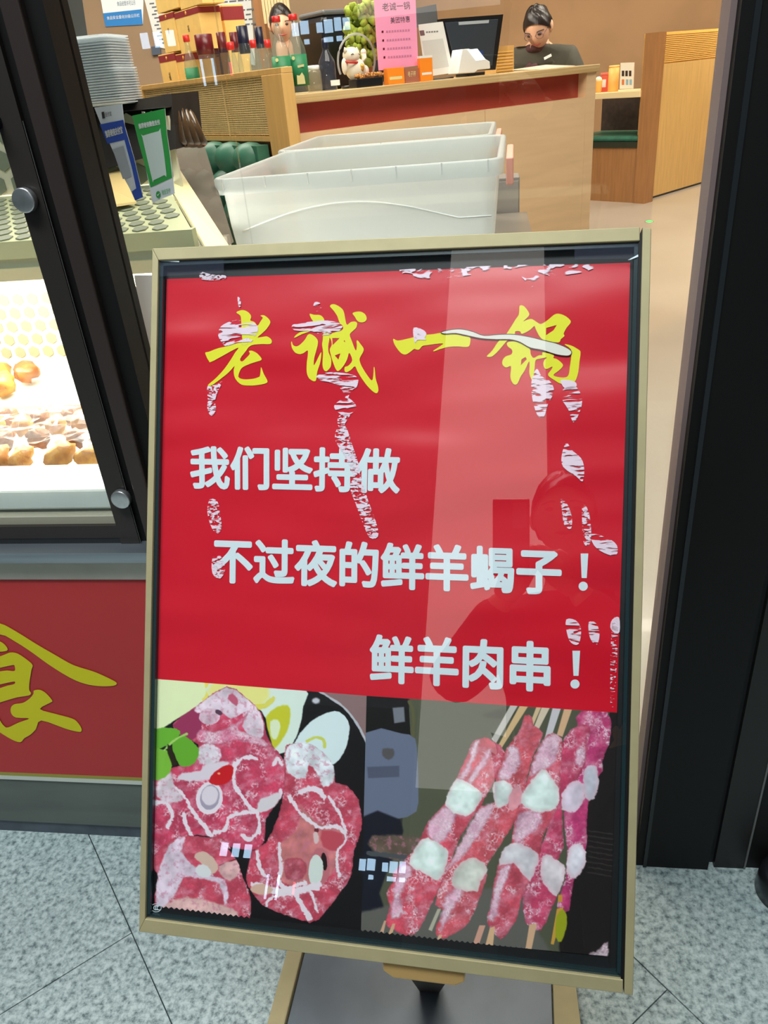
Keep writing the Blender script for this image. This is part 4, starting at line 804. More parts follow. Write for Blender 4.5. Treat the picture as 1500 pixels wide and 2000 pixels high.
# pink placard
def slab(name, label, cat, quad, fr, m, th=.003, w=0, parts=(), pm=None, pname='board', group=None, base_z=None):
    q = pxpoly(quad, fr, w); u = sum(a for a, b in q)/4; v = min(b for a, b in q)
    t = empty(name, fr.pt(u, v, w-th), label, cat, group); MB().prism(q, w-th, w, fr).build(pname, m, t); return t
fr = CP(.06)
pk = slab('pink_placard', 'bright pink printed placard standing on the counter beside the moss plant', 'placard', [(728, -40), (810, -44), (817, 128), (740, 138)], fr, mat('pink_paper', (240, 152, 190), .7), w=.002)
kb_ = pk.children[0]
text('老诚一锅', [(746, 6), (800, 3), (801, 18), (747, 22)], fr, .0026).build('placard_title', M_ink, kb_)
text('美团特惠', [(762, 34), (800, 31), (801, 43), (763, 46)], fr, .0026).build('placard_lettering', M_ink, kb_)
mb = MB()
for k, y in enumerate((62, 79, 95.5, 112)):
    mb.flat(pxpoly([(745.5+k*1.2, y-2), (749+k*1.2, y-2.3), (749+k*1.2, y+2.2), (745.5+k*1.2, y+2.5)], fr, .0026), .0026, fr)
tag(mb.build('bullet_marks', M_maroon, kb_), kind='stuff')
mb = MB()
for k, y in enumerate((62, 79, 95.5, 112)):
    for i in range(9): x = 754+k*1.2+i*5.3; mb.flat(pxpoly([(x, y-2.2-i*.35), (x+3.8, y-2.4-i*.35), (x+3.8, y+1.8-i*.35), (x, y+2-i*.35)], fr, .0026), .0026, fr)
tag(mb.build('placard_small_print', mat('pale_ink', (196, 120, 156), .7), kb_), kind='stuff')
MB().box((fr.px(742, 130)[0], zt_+.0006, -.03), (fr.px(815, 130)[0], zt_+.012, .0), fr).build('placard_foot', glassmat('acrylic_foot', haze=.3, hcol=(214, 170, 160)), pk)
# small orange cards, clear box
def cbox(name, label, cat, x0, x1, ytop, back, m, th=.03, pname='carton', parts=None):
    fr = CP(back); a, b = fr.px(x0, 130)[0], fr.px(x1, 130)[0]; h = fr.px((x0+x1)/2, ytop)[1]
    t = empty(name, fr.pt((a+b)/2, zt_), label, cat); MB().box((a, zt_+.0005, -th), (b, h, 0), fr).build(pname, m, t, .001); return t, fr, (a, b, h)
t, fr, (a, b, h) = cbox('orange_carton', 'low orange carton lying on the counter under the pink placard', 'carton', 757, 789, 132, .022, M_orange)
MB().box((a+.006, zt_+.016, 0), (b-.012, zt_+.026, .0006), fr).build('pale_print', M_lc, t)
t, fr, (a, b, h) = cbox('clear_box', 'small clear pinkish box between two orange cartons on the counter', 'box', 791, 818, 134, .022, glassmat('pink_acrylic', (.95, .8, .75), haze=.5, hcol=(206, 150, 130)))
text('电子秤', [(797, 139), (812, 138), (812, 149), (797, 150)], fr, .0004).build('box_lettering', M_lc, t)
t, fr, (a, b, h) = cbox('orange_carton', 'upright orange carton with a white cap in front of the white sign', 'carton', 821, 845, 113, .022, M_orange, .018)
MB().box((a, h, -.018), (b, h+.008, 0), fr).build('carton_cap', M_wht, t)
MB().box((a+.006, zt_+.022, 0), (b-.006, zt_+.030, .0006), fr).build('cloud_print', M_wht, t)
# white payment sign (its code is left out)
fr = CP(.12)
ws = slab('payment_sign', 'white payment sign in an easel frame, between the pink placard and the monitor', 'sign', [(818, 48), (865, 42), (886, 142), (832, 150)], fr, M_wht, .004)
mb = MB(); mb.flat(pxpoly([(819, 60), (828, 59), (830, 69), (821, 70)], fr, .0006), .0006, fr); mb.build('sign_logo', mat('faded_purple_ink', (120, 90, 96), .6), ws.children[0])
mb = MB()
for i in range(5): x = 832+i*5; mb.flat(pxpoly([(x, 61.5-i*.3), (x+3.6, 61-i*.3), (x+3.8, 64-i*.3), (x+.2, 64.5-i*.3)], fr, .0006), .0006, fr)
mb.build('sign_small_print', mat('grey_ink', (128, 128, 132), .6), ws.children[0])
MB().flat(pxpoly([(824, 80), (865, 75), (877, 130), (834, 137)], fr, .0005), .0005, fr).build('blank_panel', mat('pale_grey_paper', (206, 208, 206), .7), ws.children[0])
MB().box((fr.px(830, 145)[0], zt_+.0005, -.06), (fr.px(886, 145)[0], zt_+.006, .0), fr).build('easel_foot', M_grey, ws)
# dark box behind the white sign
fr = CP(.34)
t = slab('dark_screen', 'flat dark grey screen standing behind the white payment sign', 'screen', [(812, 16), (852, 8), (856, 48), (816, 54)], fr, M_grey, .02, pname='screen_panel')
a, b = fr.px(834, 60); MB().box((a-.01, zt_+.0005, -.03), (a+.01, b, -.01), fr).build('screen_stem', M_grey, t)
# till monitor, its back towards the street
fr = CP(.22)
mo = slab('till_monitor', 'large black till monitor seen from behind beside the white scanner', 'monitor', [(862, 37), (983, 28), (968, 136), (888, 140)], fr, M_blk, .03, pname='monitor_shell')
MB().prism(pxpoly([(868, 44), (972, 37), (960, 128), (890, 133)], fr, .001), .0, .006, fr).build('back_cover', mat('slate_plastic', (54, 62, 72), .25), mo, .002)
MB().prism(pxpoly([(895, 43), (955, 39), (954, 45), (896, 49)], fr, .006), .0055, .0075, fr).build('vent_strip', mat('pale_blue_strip', (170, 180, 190), .3), mo)
a = fr.px(930, 135)[0]; MB().box((a-.05, zt_+.0005, -.08), (a+.05, zt_+.012, -.0), fr).build('monitor_foot', M_blk, mo)
MB().box((a-.02, zt_+.012, -.045), (a+.02, fr.px(930, 125)[1], -.028), fr).build('monitor_neck', M_blk, mo)
# white scanner
fr = CP(.08); sc_ = simple('code_scanner', 'white wedge-shaped code scanner with a bright glass face in front of the monitor', 'scanner', on_counter(925, .08))
q = pxpoly([(894, 144), (903, 96), (917, 95), (957, 120), (958, 134), (933, 137), (928, 142)], fr, .02)
MB().prism(q, -.045, .02, fr).build('scanner_body', M_wht, sc_, .003)
MB().prism(pxpoly([(913, 97), (932, 95), (948, 116), (930, 119)], fr, .021), .0195, .022, fr).build('scanner_window', mat('lit_scanner_glass', (240, 250, 255), .2, emit=.9), sc_)
MB().box((fr.px(945, 130)[0], fr.px(945, 112)[1], -.05), (fr.px(958, 130)[0], fr.px(945, 98)[1], -.046), fr).build('blue_tab', mat('deep_blue_plastic', (30, 64, 140), .4), sc_)
# slatted wooden box
fr = CP(.30); a, b = fr.px(970, 110)[0], fr.px(1005, 110)[0]; h = fr.px(990, 89)[1]
wb = simple('slatted_box', 'small slatted oak box between the monitor and the cashier', 'box', fr.pt((a+b)/2, zt_))
MB().box((a, zt_+.0005, -.08), (b, h, -.004), fr).build('box_shell', M_oak, wb)
for k in range(7): v = zt_+.006+k*(h-zt_-.02)/7; MB().box((a+.004, v, -.004), (b-.010, v+(h-zt_-.02)/7-.006, .0), fr).build('slat', mat('light_slat', (228, 184, 100), .5), wb)
# papers on the counter
fr = CP(.12); a, b = fr.px(1032, 120)[0], fr.px(1098, 120)[0]
mb = MB(); mb.add([fr.pt(a, zt_+.001, .08), fr.pt(b, zt_+.002, .08), fr.pt(b, zt_+.016, -.10), fr.pt(a, zt_+.010, -.10), fr.pt(a, zt_, .08), fr.pt(b, zt_+.001, .08), fr.pt(b, zt_+.013, -.10), fr.pt(a, zt_+.007, -.10)], [(0, 1, 2, 3), (4, 7, 6, 5), (0, 4, 5, 1), (1, 5, 6, 2), (2, 6, 7, 3), (3, 7, 4, 0)])
tag(mb.build('paper_sheet', mat('cream_paper', (228, 208, 178), .8)), 'open cream papers on the counter before the cashier', 'paper')

# --- yellow liquor cartons stacked behind the bottles
M_ycart = mat('yellow_carton', (250, 212, 128), .5, var=.05, vscale=20); M_mband = mat('maroon_band', (150, 52, 58), .5)
def carton(label, x0, x1, yt, yb, back, side=.10, grp='yellow liquor cartons'):
    fr = Frame(KF.o-kb*back, kd, (0, 0, 1), kb); a, b = sorted((fr.px(x0, (yt+yb)/2)[0], fr.px(x1, (yt+yb)/2)[0])); xm = (x0+x1)/2
    h1, h0 = fr.px(xm, yt)[1], (zt_+.0005 if yb > 140 else fr.px(xm, yb)[1]+.0005); t = empty('liquor_carton', fr.pt((a+b)/2, h0, -side/2), label, 'carton', grp)
    k = (h1-h0); MB().box((a, h0, -side), (b, h1, 0), fr).build('carton_body', M_ycart, t, .001)
    MB().box((a-.0006, h1-k*.16, -side-.0006), (b+.0006, h1-k*.02, .0006), fr).build('maroon_band', M_mband, t)
    c = fr.pt((a+b)/2, h1-k*.09, .0012); rr = min(k*.05, .008)
    MB().lathe([(rr, 0), (rr, .0006)], Frame(c, kd, (0, 0, 1), kb), 14).build('gold_seal', mat('seal_gold', (230, 170, 80), .4), t)
    v, f = glyphs('福'); mn, mx = v.min(0), v.max(0); v = (v-mn)/(mx-mn); s2 = k*.16; sg = 1 if KF.u@_X*0+((R.T@KF.u)[0]) > 0 else -1
    MB().add([fr.pt((a+b)/2+sg*(p_[0]-.5)*s2*.7, h1-k*.45+(p_[1]-.5)*s2, .0008) for p_ in v], f).build('carton_lettering', M_ink, t)
    return t
z_b = 154
carton('yellow carton with a maroon band at the bottom left of the stack', 313, 344, 104, z_b, .135)
carton('yellow carton at the bottom of the stack, beside the small green-labelled bottle', 346, 376, 103, 151, .14)
carton('narrow yellow carton in the middle of the stack, directly above the bottom left one', 316, 344, 24, 103, .135)
carton('wide yellow carton with a gold seal in the middle of the stack', 346, 393, 16, 102, .14)
carton('yellow carton with a pale pink seal at the right of the stack', 396, 444, 13, 148, .30)
carton('uppermost yellow carton at the left, cut off by the top of the photo', 300, 343, -55, 23, .135)
carton('uppermost yellow carton at the right, cut off by the top of the photo', 346, 391, -60, 15, .14)
lf_ = Frame(KF.o-kb*.14, kd, (0, 0, 1), kb)

# --- notices on the wall
wd = wl1-wl0; wd[2] = 0; wd /= np.linalg.norm(wd); WF = Frame((wl0[0]*1., wl0[1]-.2, 0), (1, 0, 0), (0, 0, 1), (0, -1, 0))
_n = np.array([wl0[0]-2, wl0[1]-.2, 0]); _m = np.array([wl1[0], wl1[1], 0]); _d = (_m-_n)/np.linalg.norm(_m-_n); WF = Frame(_n, _d, (0, 0, 1), (_d[1], -_d[0], 0))
nt_ = slab('wall_notice', 'white and blue printed notice on the wall above the plastic containers', 'notice', [(190, -40), (281, -44), (279, 48), (206, 52)], WF, mat('notice_white', (224, 232, 236), .6), .004, w=.006)
MB().flat(pxpoly([(201, 26), (276, 18), (279, 48), (206, 52)], WF, .0065), .0065, WF).build('blue_field', mat('notice_blue', (40, 124, 196), .5), nt_)
text('食品经营许可公示', [(228, 3), (264, 0), (265, 10), (229, 12)], WF, .007).build('notice_lettering', mat('teal_ink', (40, 92, 130), .5), nt_)
text('食品安全量化分级公示栏', [(208, 32), (272, 26), (273, 33), (209, 39)], WF, .0072).build('notice_lettering', M_wht, nt_)
ws_ = slab('wall_chart', 'large white printed wall chart behind the yellow cartons', 'chart', [(272, -40), (486, -60), (499, 128), (306, 92)], WF, mat('chart_white', (214, 218, 216), .6), .004, w=.006)
mb = MB(); rnd = random.Random(5)
for r_ in range(9):
    x = 396+r_*1.3
    while x < 484+r_*1.2:
        l = rnd.uniform(3, 14); y = -22+r_*9.6-(x-396)*.1
        if rnd.random() < .85: mb.flat(pxpoly([(x, y), (x+l, y-l*.1), (x+l, y-l*.1+3.2), (x, y+3.2)], WF, .0065), .0065, WF)
        x += l+3
for r_ in range(12): x = 292+r_*1.6+(r_ % 3)*3; y = 6+r_*7; mb.flat(pxpoly([(x, y), (x+9, y-1), (x+9, y+2), (x, y+3)], WF, .0065), .0065, WF)
tag(mb.build('chart_text', mat('chart_ink', (96, 98, 104), .6), ws_), kind='stuff')
t = slab('wall_switch_box', 'small blue-grey box on the wall below the chart', 'box', [(295, 91), (312, 90), (314, 106), (297, 108)], WF, mat('blue_grey_box', (74, 84, 100), .5), .02, w=.022, pname='box_shell')
# brown pillar and pale hanging slats at the edge of the chart
pf = D(507, 40, 4.6); struct(MB().box((pf[0]-.025, pf[1], 0), (pf[0]+.03, pf[1]+.08, 3.1)).build('trim_5', M_oak_d))
cu = empty('reed_curtain', D(540, 30, 4.4)*np.array((1, 1, 0)), 'pale hanging reed curtain above the cook behind the bottles', 'curtain')
for k in range(9):
    p = D(517+k*6, 30, 4.4); rz_ = rnd.uniform(-.004, .004); yb_ = D(517, 46+8*math.sin(k*1.3), 4.4)[2]
    MB().box((p[0]-.008, p[1]+rz_, yb_), (p[0]+.007, p[1]+.012+rz_, 2.2)).build('reed_strip', mat('pale_reed', (206, 184, 140), .7), cu)
MB().box((D(512, 30, 4.4)[0], p[1]-.01, 2.2), (D(572, 30, 4.4)[0], p[1]+.03, 2.24)).build('curtain_rod', M_oak_d, cu)


# --- oak booth at the right, far back
bd = ray(2680, -52); bd[2] = 0; bd /= np.linalg.norm(bd); bn = np.array([bd[1], -bd[0], 0.])
if (np.array([0, 0, 0])-onground(1245, 397))@bn < 0: bn = -bn
G0 = onground(1247, 396); G0[2] = 0; GF = Frame(G0, bd, (0, 0, 1), bn)
hT = GF.px(1262, 65)[1]; hS = GF.px(1330, 121)[1]; uG = GF.px(1380, 355)[0]+1.5; uP = 0.0
bo = empty('oak_booth', GF.pt(uG/2, 0, -.03), 'golden oak booth partition with a reeded upper band, beside the right-hand post', 'booth')
MB().box((uP+.06, .02, -.10), (uG, hS, .0), GF).build('side_panel', M_oak, bo)
MB().box((uP+.06, hS, -.10), (uG, hT, -.012), GF).build('upper_panel', mat('warm_oak_light', (230, 180, 96), .45, var=.05, vscale=4), bo)
MB().box((uP+.01, .0, -.09), (uG, .02, -.01), GF).build('plinth', M_blk, bo)
nr = 15
for k in range(nr):
    v = hS+.01+(hT-hS-.02)*k/nr
    MB().box((uP+.0, v, -.012), (uG, v+(hT-hS)/nr*.6, .0), GF).build('reed', MATS['warm_oak_light'], bo)
# end face and low bench front: a plane turned to face the left
e0 = onground(1157, 392); e1 = onground(1240, 397)
ed_ = e1-e0; ed_ /= np.linalg.norm(ed_); en = np.array([ed_[1], -ed_[0], 0.]); EF = Frame(np.array([e1[0], e1[1], 0]), ed_, (0, 0, 1), en)
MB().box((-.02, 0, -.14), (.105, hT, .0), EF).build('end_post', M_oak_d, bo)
bb = empty('booth_bench', EF.pt(-.6, 0, -.2), 'brown booth bench with a green cushion under the pale shelf, behind the counter end', 'bench')
zs0, zs1 = EF.px(1200, 289)[1], EF.px(1200, 280)[1]; ub = EF.px(1100, 390)[0]
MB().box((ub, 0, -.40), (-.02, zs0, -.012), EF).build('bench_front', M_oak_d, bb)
MB().box((ub, zs0, -.42), (-.02, zs1+.01, .0), EF).build('bench_edge', mat('dark_bench_edge', (40, 44, 30), .5), bb)
MB().box((ub, zs1+.01, -.60), (-.02, zs1+.06, -.02), EF).build('seat_cushion', M_green, bb, .02)
MB().box((ub, zs1+.06, -.64), (-.02, EF.px(1200, 196)[1], -.60), EF).build('shade_back', mat('under_shelf_shade', (62, 46, 36), .8, var=.3, vscale=20), bb)  # dark panel standing in for the shade under the shelf
sh = empty('booth_shelf', EF.pt(-.6, EF.px(1200, 192)[1], -.2), 'pale shelf carrying orange cups and a card, between counter and booth', 'shelf')
zh1, zh0 = EF.px(1200, 180)[1], EF.px(1200, 192)[1]
MB().box((ub, zh0, -.45), (-.02, zh1, .02), EF).build('shelf_board', mat('cream_board', (226, 204, 156), .5), sh, .003)
def onshelf(px, back=.08): u = EF.px(px, 180, -back)[0]; return EF.pt(u, zh1+.0006, -back)
def eh(px, y, back): return EF.px(px, y, -back)[1]-zh1
def scl(p): return float((R.T@(p-C0))[2])/F
def fr0(p): return Frame(p, (1, 0, 0), (0, 1, 0), (0, 0, 1))
p = onshelf(1197, .12); r = 10*scl(p); h = eh(1197, 128, .12); t = empty('orange_canister', p, 'tall orange cylinder canister on the booth shelf', 'canister')
MB().lathe([(r*.96, 0), (r, .003), (r, h*.93)], fr0(p), 24).build('canister_body', mat('apricot_card', (244, 176, 88), .5), t); MB().lathe([(r*1.02, h*.93), (r*1.02, h-.003), (r*.9, h)], fr0(p), 24).build('canister_lid', mat('apricot_lid', (250, 190, 104), .5), t)
p = onshelf(1168, .08); r = 7.5*scl(p); h = eh(1168, 150, .08); t = empty('orange_cup', p, 'short orange cup with a domed lid at the counter end of the shelf', 'cup')
MB().lathe([(r*.8, 0), (r, h*.72), (r, h*.74)], fr0(p), 20).build('cup_body', MATS['apricot_card'], t); MB().lathe([(r*.98, h*.74), (r*.7, h*.93), (r*.3, h)], fr0(p), 20).build('cup_lid', mat('cream_lid', (252, 232, 196), .4), t)
p = onshelf(1180, .14); a = EF.px(1173, 160, -.14)[0]; b = EF.px(1186, 160, -.14)[0]; h = eh(1180, 142, .14); t = empty('red_tin', p, 'small pinkish red tin between the orange cup and the canister', 'tin')
MB().box((a, zh1+.0006, -.20), (b, zh1+h*.9, -.14), EF).build('tin_body', mat('pinkish_red_tin', (214, 96, 78), .4), t); MB().box((a-.002, zh1+h*.9, -.202), (b+.002, zh1+h, -.138), EF).build('tin_lid', mat('pink_lid', (230, 130, 110), .4), t)
MB().box((a+.02, zh1+h*.25, -.14), (b-.015, zh1+h*.65, -.139), EF).build('tin_print', M_wht, t)
frE = Frame(EF.pt(0, 0, -.03), ed_, (0, 0, 1), en)
t = slab('menu_card', 'white table card with small coloured pictures, on the shelf beside the booth', 'card', [(1212, 123), (1238, 122), (1236, 173), (1210, 174)], frE, mat('cream_card', (240, 228, 204), .6), .012)
for (x, y, c) in ((1216, 138, (60, 40, 30)), (1223, 138, (60, 40, 30)), (1230, 138, (60, 40, 30)), (1216, 155, (214, 120, 60)), (1224, 155, (150, 180, 190)), (1231, 155, (150, 180, 190))):
    MB().flat(pxpoly([(x-1.5, y), (x+3.2, y), (x+3, y+11), (x-1.7, y+11)], frE, .0006), .0006, frE).build('card_picture', mat('card_print_%d' % c[0], c, .6), t)
# glowing green disc added for a reflected light spot on the floor inside
p = onground(1268, 433); gl_ = empty('floor_light_spot', p, 'tiny glowing green disc added for a light spot reflected on the shop floor', 'light'); r = 7*scl(p)
MB().lathe([(r, 0.0), (r*.9, .003)], fr0(p), 20, sq=1.3).build('spot_disc', mat('green_spot_glow', (60, 240, 90), .4, emit=2.2), gl_)
MB().lathe([(r*1.25, 0), (r*1.2, .0015)], fr0(p), 20, sq=1.3).build('spot_rim', M_steel_b, gl_)

# --- translucent storage bins on a steel table right behind the glass
M_bin = glassmat('frosted_bin_plastic', (.9, .95, 1), 1.4, rough=.3, haze=.60, hcol=(220, 226, 224))
M_clip = mat('pink_plastic', (240, 168, 150), .45)
def storage_bin(label, rim, dn, hz, tw=.05, nrib=6):
    # rim: near-left, near-right, far-right, far-left as world points on one level
    q = [np.array(p) for p in rim]; z = q[0][2]; c = sum(q)/4; t = empty('storage_bin', (c[0], c[1], z-hz), label, 'storage bin', 'translucent storage bins')
    ux = q[1]-q[0]; Lx = np.linalg.norm(ux); ux /= Lx; uy = q[3]-q[0]; uy = uy-ux*(uy@ux); Ly = np.linalg.norm(uy); uy /= Ly
    def rr(x0, y0, x1, y1, rad, n=5):
        o = []
        for cx, cy, a0 in ((x1-rad, y1-rad, 0), (x0+rad, y1-rad, 90), (x0+rad, y0+rad, 180), (x1-rad, y0+rad, 270)):
            for k in range(n): a = math.radians(a0+90*k/(n-1)); o.append((cx+rad*math.cos(a), cy+rad*math.sin(a)))
        return o
    def ring3(ins, zz, rad): return [q[0]+ux*x+uy*y+np.array((0, 0, zz)) for x, y in rr(ins, ins, Lx-ins, Ly-ins, rad)]
    mb = MB(); rings = [ring3(.0, -.032, .04), ring3(.0, -.003, .04), ring3(.003, 0, .038), ring3(.010, 0, .034), ring3(.014, -.004, .03), ring3(.018, -.10, .03), ring3(.035, -hz+.01, .03), ring3(.045, -hz+.002, .03)]
    n = len(rings[0])
    vs = [p for r_ in rings for p in r_]; fs = [(i*n+k, i*n+(k+1) % n, (i+1)*n+(k+1) % n, (i+1)*n+k) for i in range(len(rings)-1) for k in range(n)]+[tuple(range((len(rings)-1)*n, len(rings)*n))]
    mb.add(vs, fs, True).build('bin_shell', M_bin, t)
    for k in range(nrib+1):
        x = .03+(Lx-.06)*k/nrib
        for y, sg in ((-.0015, 1), (Ly+.0015, -1)):
            p = q[0]+ux*x+uy*y; MB().hexa([p+np.array((0, 0, -.022))-ux*.0012, p+np.array((0, 0, -.022))+ux*.0012, p+np.array((0, 0, -.022))+ux*.0012+uy*.003*sg, p+np.array((0, 0, -.022))-ux*.0012+uy*.003*sg], [p-ux*.0015, p+ux*.0015, p+ux*.0015+uy*.003*sg, p-ux*.0015+uy*.003*sg]).build('rim_rib', M_wht, t)
    # moulded arc on the near side
    pts = [q[0]+ux*(Lx*(.08+.88*k/16))+uy*(.019)+np.array((0, 0, -.105+.045*math.sin(math.pi*min(1, k/16*1.15))-.004)) for k in range(17)]
    MB().tube(pts, .0018, 6).build('moulded_arc', M_wht, t)
    for x, s_ in ((-.004, -1), (Lx+.004, 1)):
        p = q[0]+ux*x+uy*Ly*.25; a, b = sorted((0, s_*.016))
        fr = Frame(p, ux, uy, (0, 0, 1)); MB().box((a, 0, -.070), (b, Ly*.5, -.014), fr).build('clip_handle', M_clip if s_ < 0 or True else M_wht, t, .003)
    return t
zrim1 = H-.158
def atz(x, y, z): return onground(x, y, z)
n0, n1 = atz(407, 352, zrim1), atz(983, 309, zrim1); f1 = atz(962, 263, zrim1); f0 = n0+(f1-n1)
storage_bin('nearer translucent plastic storage bin, directly behind the top of the poster', [n0, n1, f1, f0], 0, .30)
zr2 = zrim1-.0
dy = (f0-n0); dy /= np.linalg.norm(dy); gap = .012+.0
m0 = f0+dy*.02; m1 = f1+dy*.02; Lb = np.linalg.norm(f0-n0)
storage_bin('farther translucent plastic storage bin, behind the nearer one', [m0, m1, m1+dy*Lb*.9, m0+dy*Lb*.9], 0, .30)
tb = empty('steel_table', ((n0[0]+n1[0])/2, n0[1]+.4, 0), 'steel work table carrying the two translucent bins', 'table')
ztb = zrim1-.3015
tx0, tx1, ty0, ty1 = n0[0]-.0, n1[0]+.10, n0[1]-.03, m0[1]+Lb*.95
MB().box((tx0, ty0, ztb-.03), (tx1, ty1, ztb)).build('table_top', M_steel_b, tb, .002)
for x in (tx0+.03, tx1-.03):
    for y in (ty0+.03, ty1-.03): MB().lathe([(.018, 0), (.018, ztb-.03)], Frame((x, y, 0), (1, 0, 0), (0, 1, 0), (0, 0, 1)), 12).build('table_leg', M_steel, tb)
# grey equipment panel right of the bins
p = D(985, 400, 2.25); a = D(952, 352, 2.25); b = D(1015, 352, 2.25)
ge = empty('grey_cabinet', (p[0], p[1], 0), 'flat grey metal cabinet right of the translucent bins', 'cabinet')
fr = xz(max(a[1], ty1+.02)); x0, zt2 = fr.px(948, 350); x1_, _ = fr.px(1015, 352)
MB().box((x0, 0, -.12), (x1_, zt2, 0), fr).build('cabinet_body', mat('warm_grey_steel', (150, 146, 142), .5, .2, var=.08, vscale=4), ge, .003)
MB().box((x0+.004, .1, 0), (x1_-.004, zt2-.012, .004), fr).build('cabinet_door', mat('warm_grey_door', (158, 154, 150), .45, .2, var=.08, vscale=5), ge, .001)

# --- food display case
dc = empty('food_display_case', (-1.0, 1.3, 0), 'brightly lit glass food display case behind the serving window', 'display case')
YF, YB = Y0+.08, 1.62
xE = xz(1.30).px(392, 470)[0]; xE2 = xE-.012
fb_ = xz(YB)
M_dcw = mat('white_case_lining', (246, 240, 220), .5)
zdk = onground(120, 966, 0)[2]
deck = zf(120, 966)+.0
MB().box((-1.8, YF, 0), (xE, YB+.1, deck-.05)).build('case_body', M_steel_b, dc)
MB().box((-1.8, YF+.005, deck-.05), (xE, YB+.1, deck-.03)).build('tray_deck', M_dcw, dc)
MB().box((-1.8, YB, deck-.03), (xE2-.05, YB+.02, 1.02)).build('back_lining', M_dcw, dc)
# hexagon-pierced inner screen, seen through the window
def hexes(fr, x0, x1, z0, z1, s, m, name, parent, w=.0, slant=0):
    mb = MB(); dx, dz = s*2.0, s*1.72; r_ = 0; z = z0
    while z < z1:
        x = x0+(dx/2 if r_ % 2 else 0)
        while x < x1-slant*(z-z0):
            mb.prism([(x+s*.78*math.sin(k*math.pi/3), z+s*.78*math.cos(k*math.pi/3)) for k in range(6)], w, w+.002, fr); x += dx
        z += dz; r_ += 1
    return tag(mb.build(name, m, parent), kind='stuff')
M_hex = mat('grey_hexagon_perforation', (150, 144, 116), .6); M_hex2 = mat('olive_hexagon', (132, 140, 122), .5)
za, zb_ = fb_.px(60, 695)[1], fb_.px(60, 575)[1]
hexes(fb_, -1.3, -.46, za+.01, zb_, .0175, M_hex, 'lower_perforations', dc, .001)
za, zb_ = fb_.px(20, 425)[1], fb_.px(20, 262)[1]
# upper lit shelf: cream sloping perforated plate with rails
yS = 1.30; fs_ = xz(yS)
z470, z545, z430, z415, z262 = fs_.px(60, 470)[1], fs_.px(60, 545)[1], fs_.px(60, 432)[1], fs_.px(60, 415)[1], fs_.px(10, 262)[1]
M_rail1 = mat('pale_green_rail', (190, 196, 156), .5); M_rail2 = mat('warm_white_rail', (214, 210, 172), .5)
zs_ = [z545, z545+(z470-z545)*.3, z545+(z470-z545)*.55, z470]
MB().box((-1.7, z545-.002, -.02), (xE2, zs_[1], 0), fs_).build('light_rail', M_rail2, dc)
MB().box((-1.7, zs_[1], -.02), (xE2, zs_[2], -.006), fs_).build('light_rail', mat('grey_green_rail', (176, 184, 160), .4), dc)
MB().box((-1.7, zs_[2], -.02), (xE2, z470+.0005, 0), fs_).build('light_rail', M_rail1, dc)
P4 = [np.array((-1.7, yS+.0, z470)), np.array((xE2, yS+.0, z470)), np.array((xE2-.15, yS+.30, z415)), np.array((-1.7, yS+.30, z415))]
MB().hexa([p-np.array((0, -.0005, .004)) for p in P4], P4).build('perforated_plate', M_rail1, dc)
sl = P4[3]-P4[0]; Ls = np.linalg.norm(sl); sl /= Ls; fp = Frame(P4[0], (1, 0, 0), sl, np.cross((1, 0, 0), sl))
hexes(fp, .60, 1.7+xE2-.03, .02, Ls-.02, .018, M_hex2, 'plate_perforations', dc, .0002, .15/Ls)
fu = xz(yS+.31); z42, z25 = fu.px(60, 418)[1], fu.px(10, 255)[1]
MB().box((-1.7, z42, -.01), (-.62, z25, 0), fu).build('upper_lit_panel', mat('cream_lit_panel', (226, 222, 196), .5), dc)
hexes(fu, -1.3, -.64, z42+.015, z25, .026, MATS['olive_hexagon'], 'panel_perforations', dc, .001)
MB().box((-1.7, z42-.006, .0), (-.62, z42+.006, .01), fu).build('gold_trim', mat('pale_gold_trim', (240, 214, 130), .3, .3), dc)
def smoky():
    m = mat('smoky_end_panel', (112, 102, 90), .7, spec=.1, var=.15, vscale=12); m.node_tree.nodes['Principled BSDF'].inputs['Alpha'].default_value = .62; return m
# sloping end glass and its cream edge strip, brightened by a glow put in its material
e = [D(328, 280, 1.85), D(396, 279, 1.85), D(455, 474, 1.45), D(330, 560, 1.25)]
MB().hexa(e, [p+np.array((0, .006, 0)) for p in e]).build('end_glass', smoky(), dc)
e = [D(331, 306, 1.70), D(342, 322, 1.70), D(456, 500, 1.32), D(408, 500, 1.28), D(340, 378, 1.50)]
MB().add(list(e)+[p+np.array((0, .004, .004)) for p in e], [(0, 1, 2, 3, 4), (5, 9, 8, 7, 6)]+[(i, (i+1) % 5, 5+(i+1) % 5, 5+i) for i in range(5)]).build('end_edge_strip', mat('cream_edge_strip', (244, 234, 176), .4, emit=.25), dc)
MB().tube([D(338, 378, 1.49), D(410, 505, 1.27)], .0018, 6).build('glass_edge', mat('grey_edge', (150, 150, 130), .4), dc)
# tan card lying on the plate
e = [D(172, 353, 1.50), D(232, 334, 1.52), D(266, 398, 1.42), D(200, 408, 1.40)]
tc_ = MB().hexa(e, [p+np.array((0, .003, .004)) for p in e]).build('card_sheet', mat('tan_card', (222, 196, 132), .6)); tag(tc_, 'tan card lying on the lit plate behind the payment cards', 'card')
# white paper hanging near the post, partly hidden by the poster stand
e = [D(262, 538, 1.12), D(300, 538, 1.12), D(310, 720, 1.12), D(290, 720, 1.12)]
hp = MB().hexa(e, [p+np.array((0, .002, 0)) for p in e]).build('paper_sheet', mat('grey_white_paper', (214, 210, 206), .7)); tag(hp, 'grey-white paper taped inside the glass just left of the poster stand', 'paper')
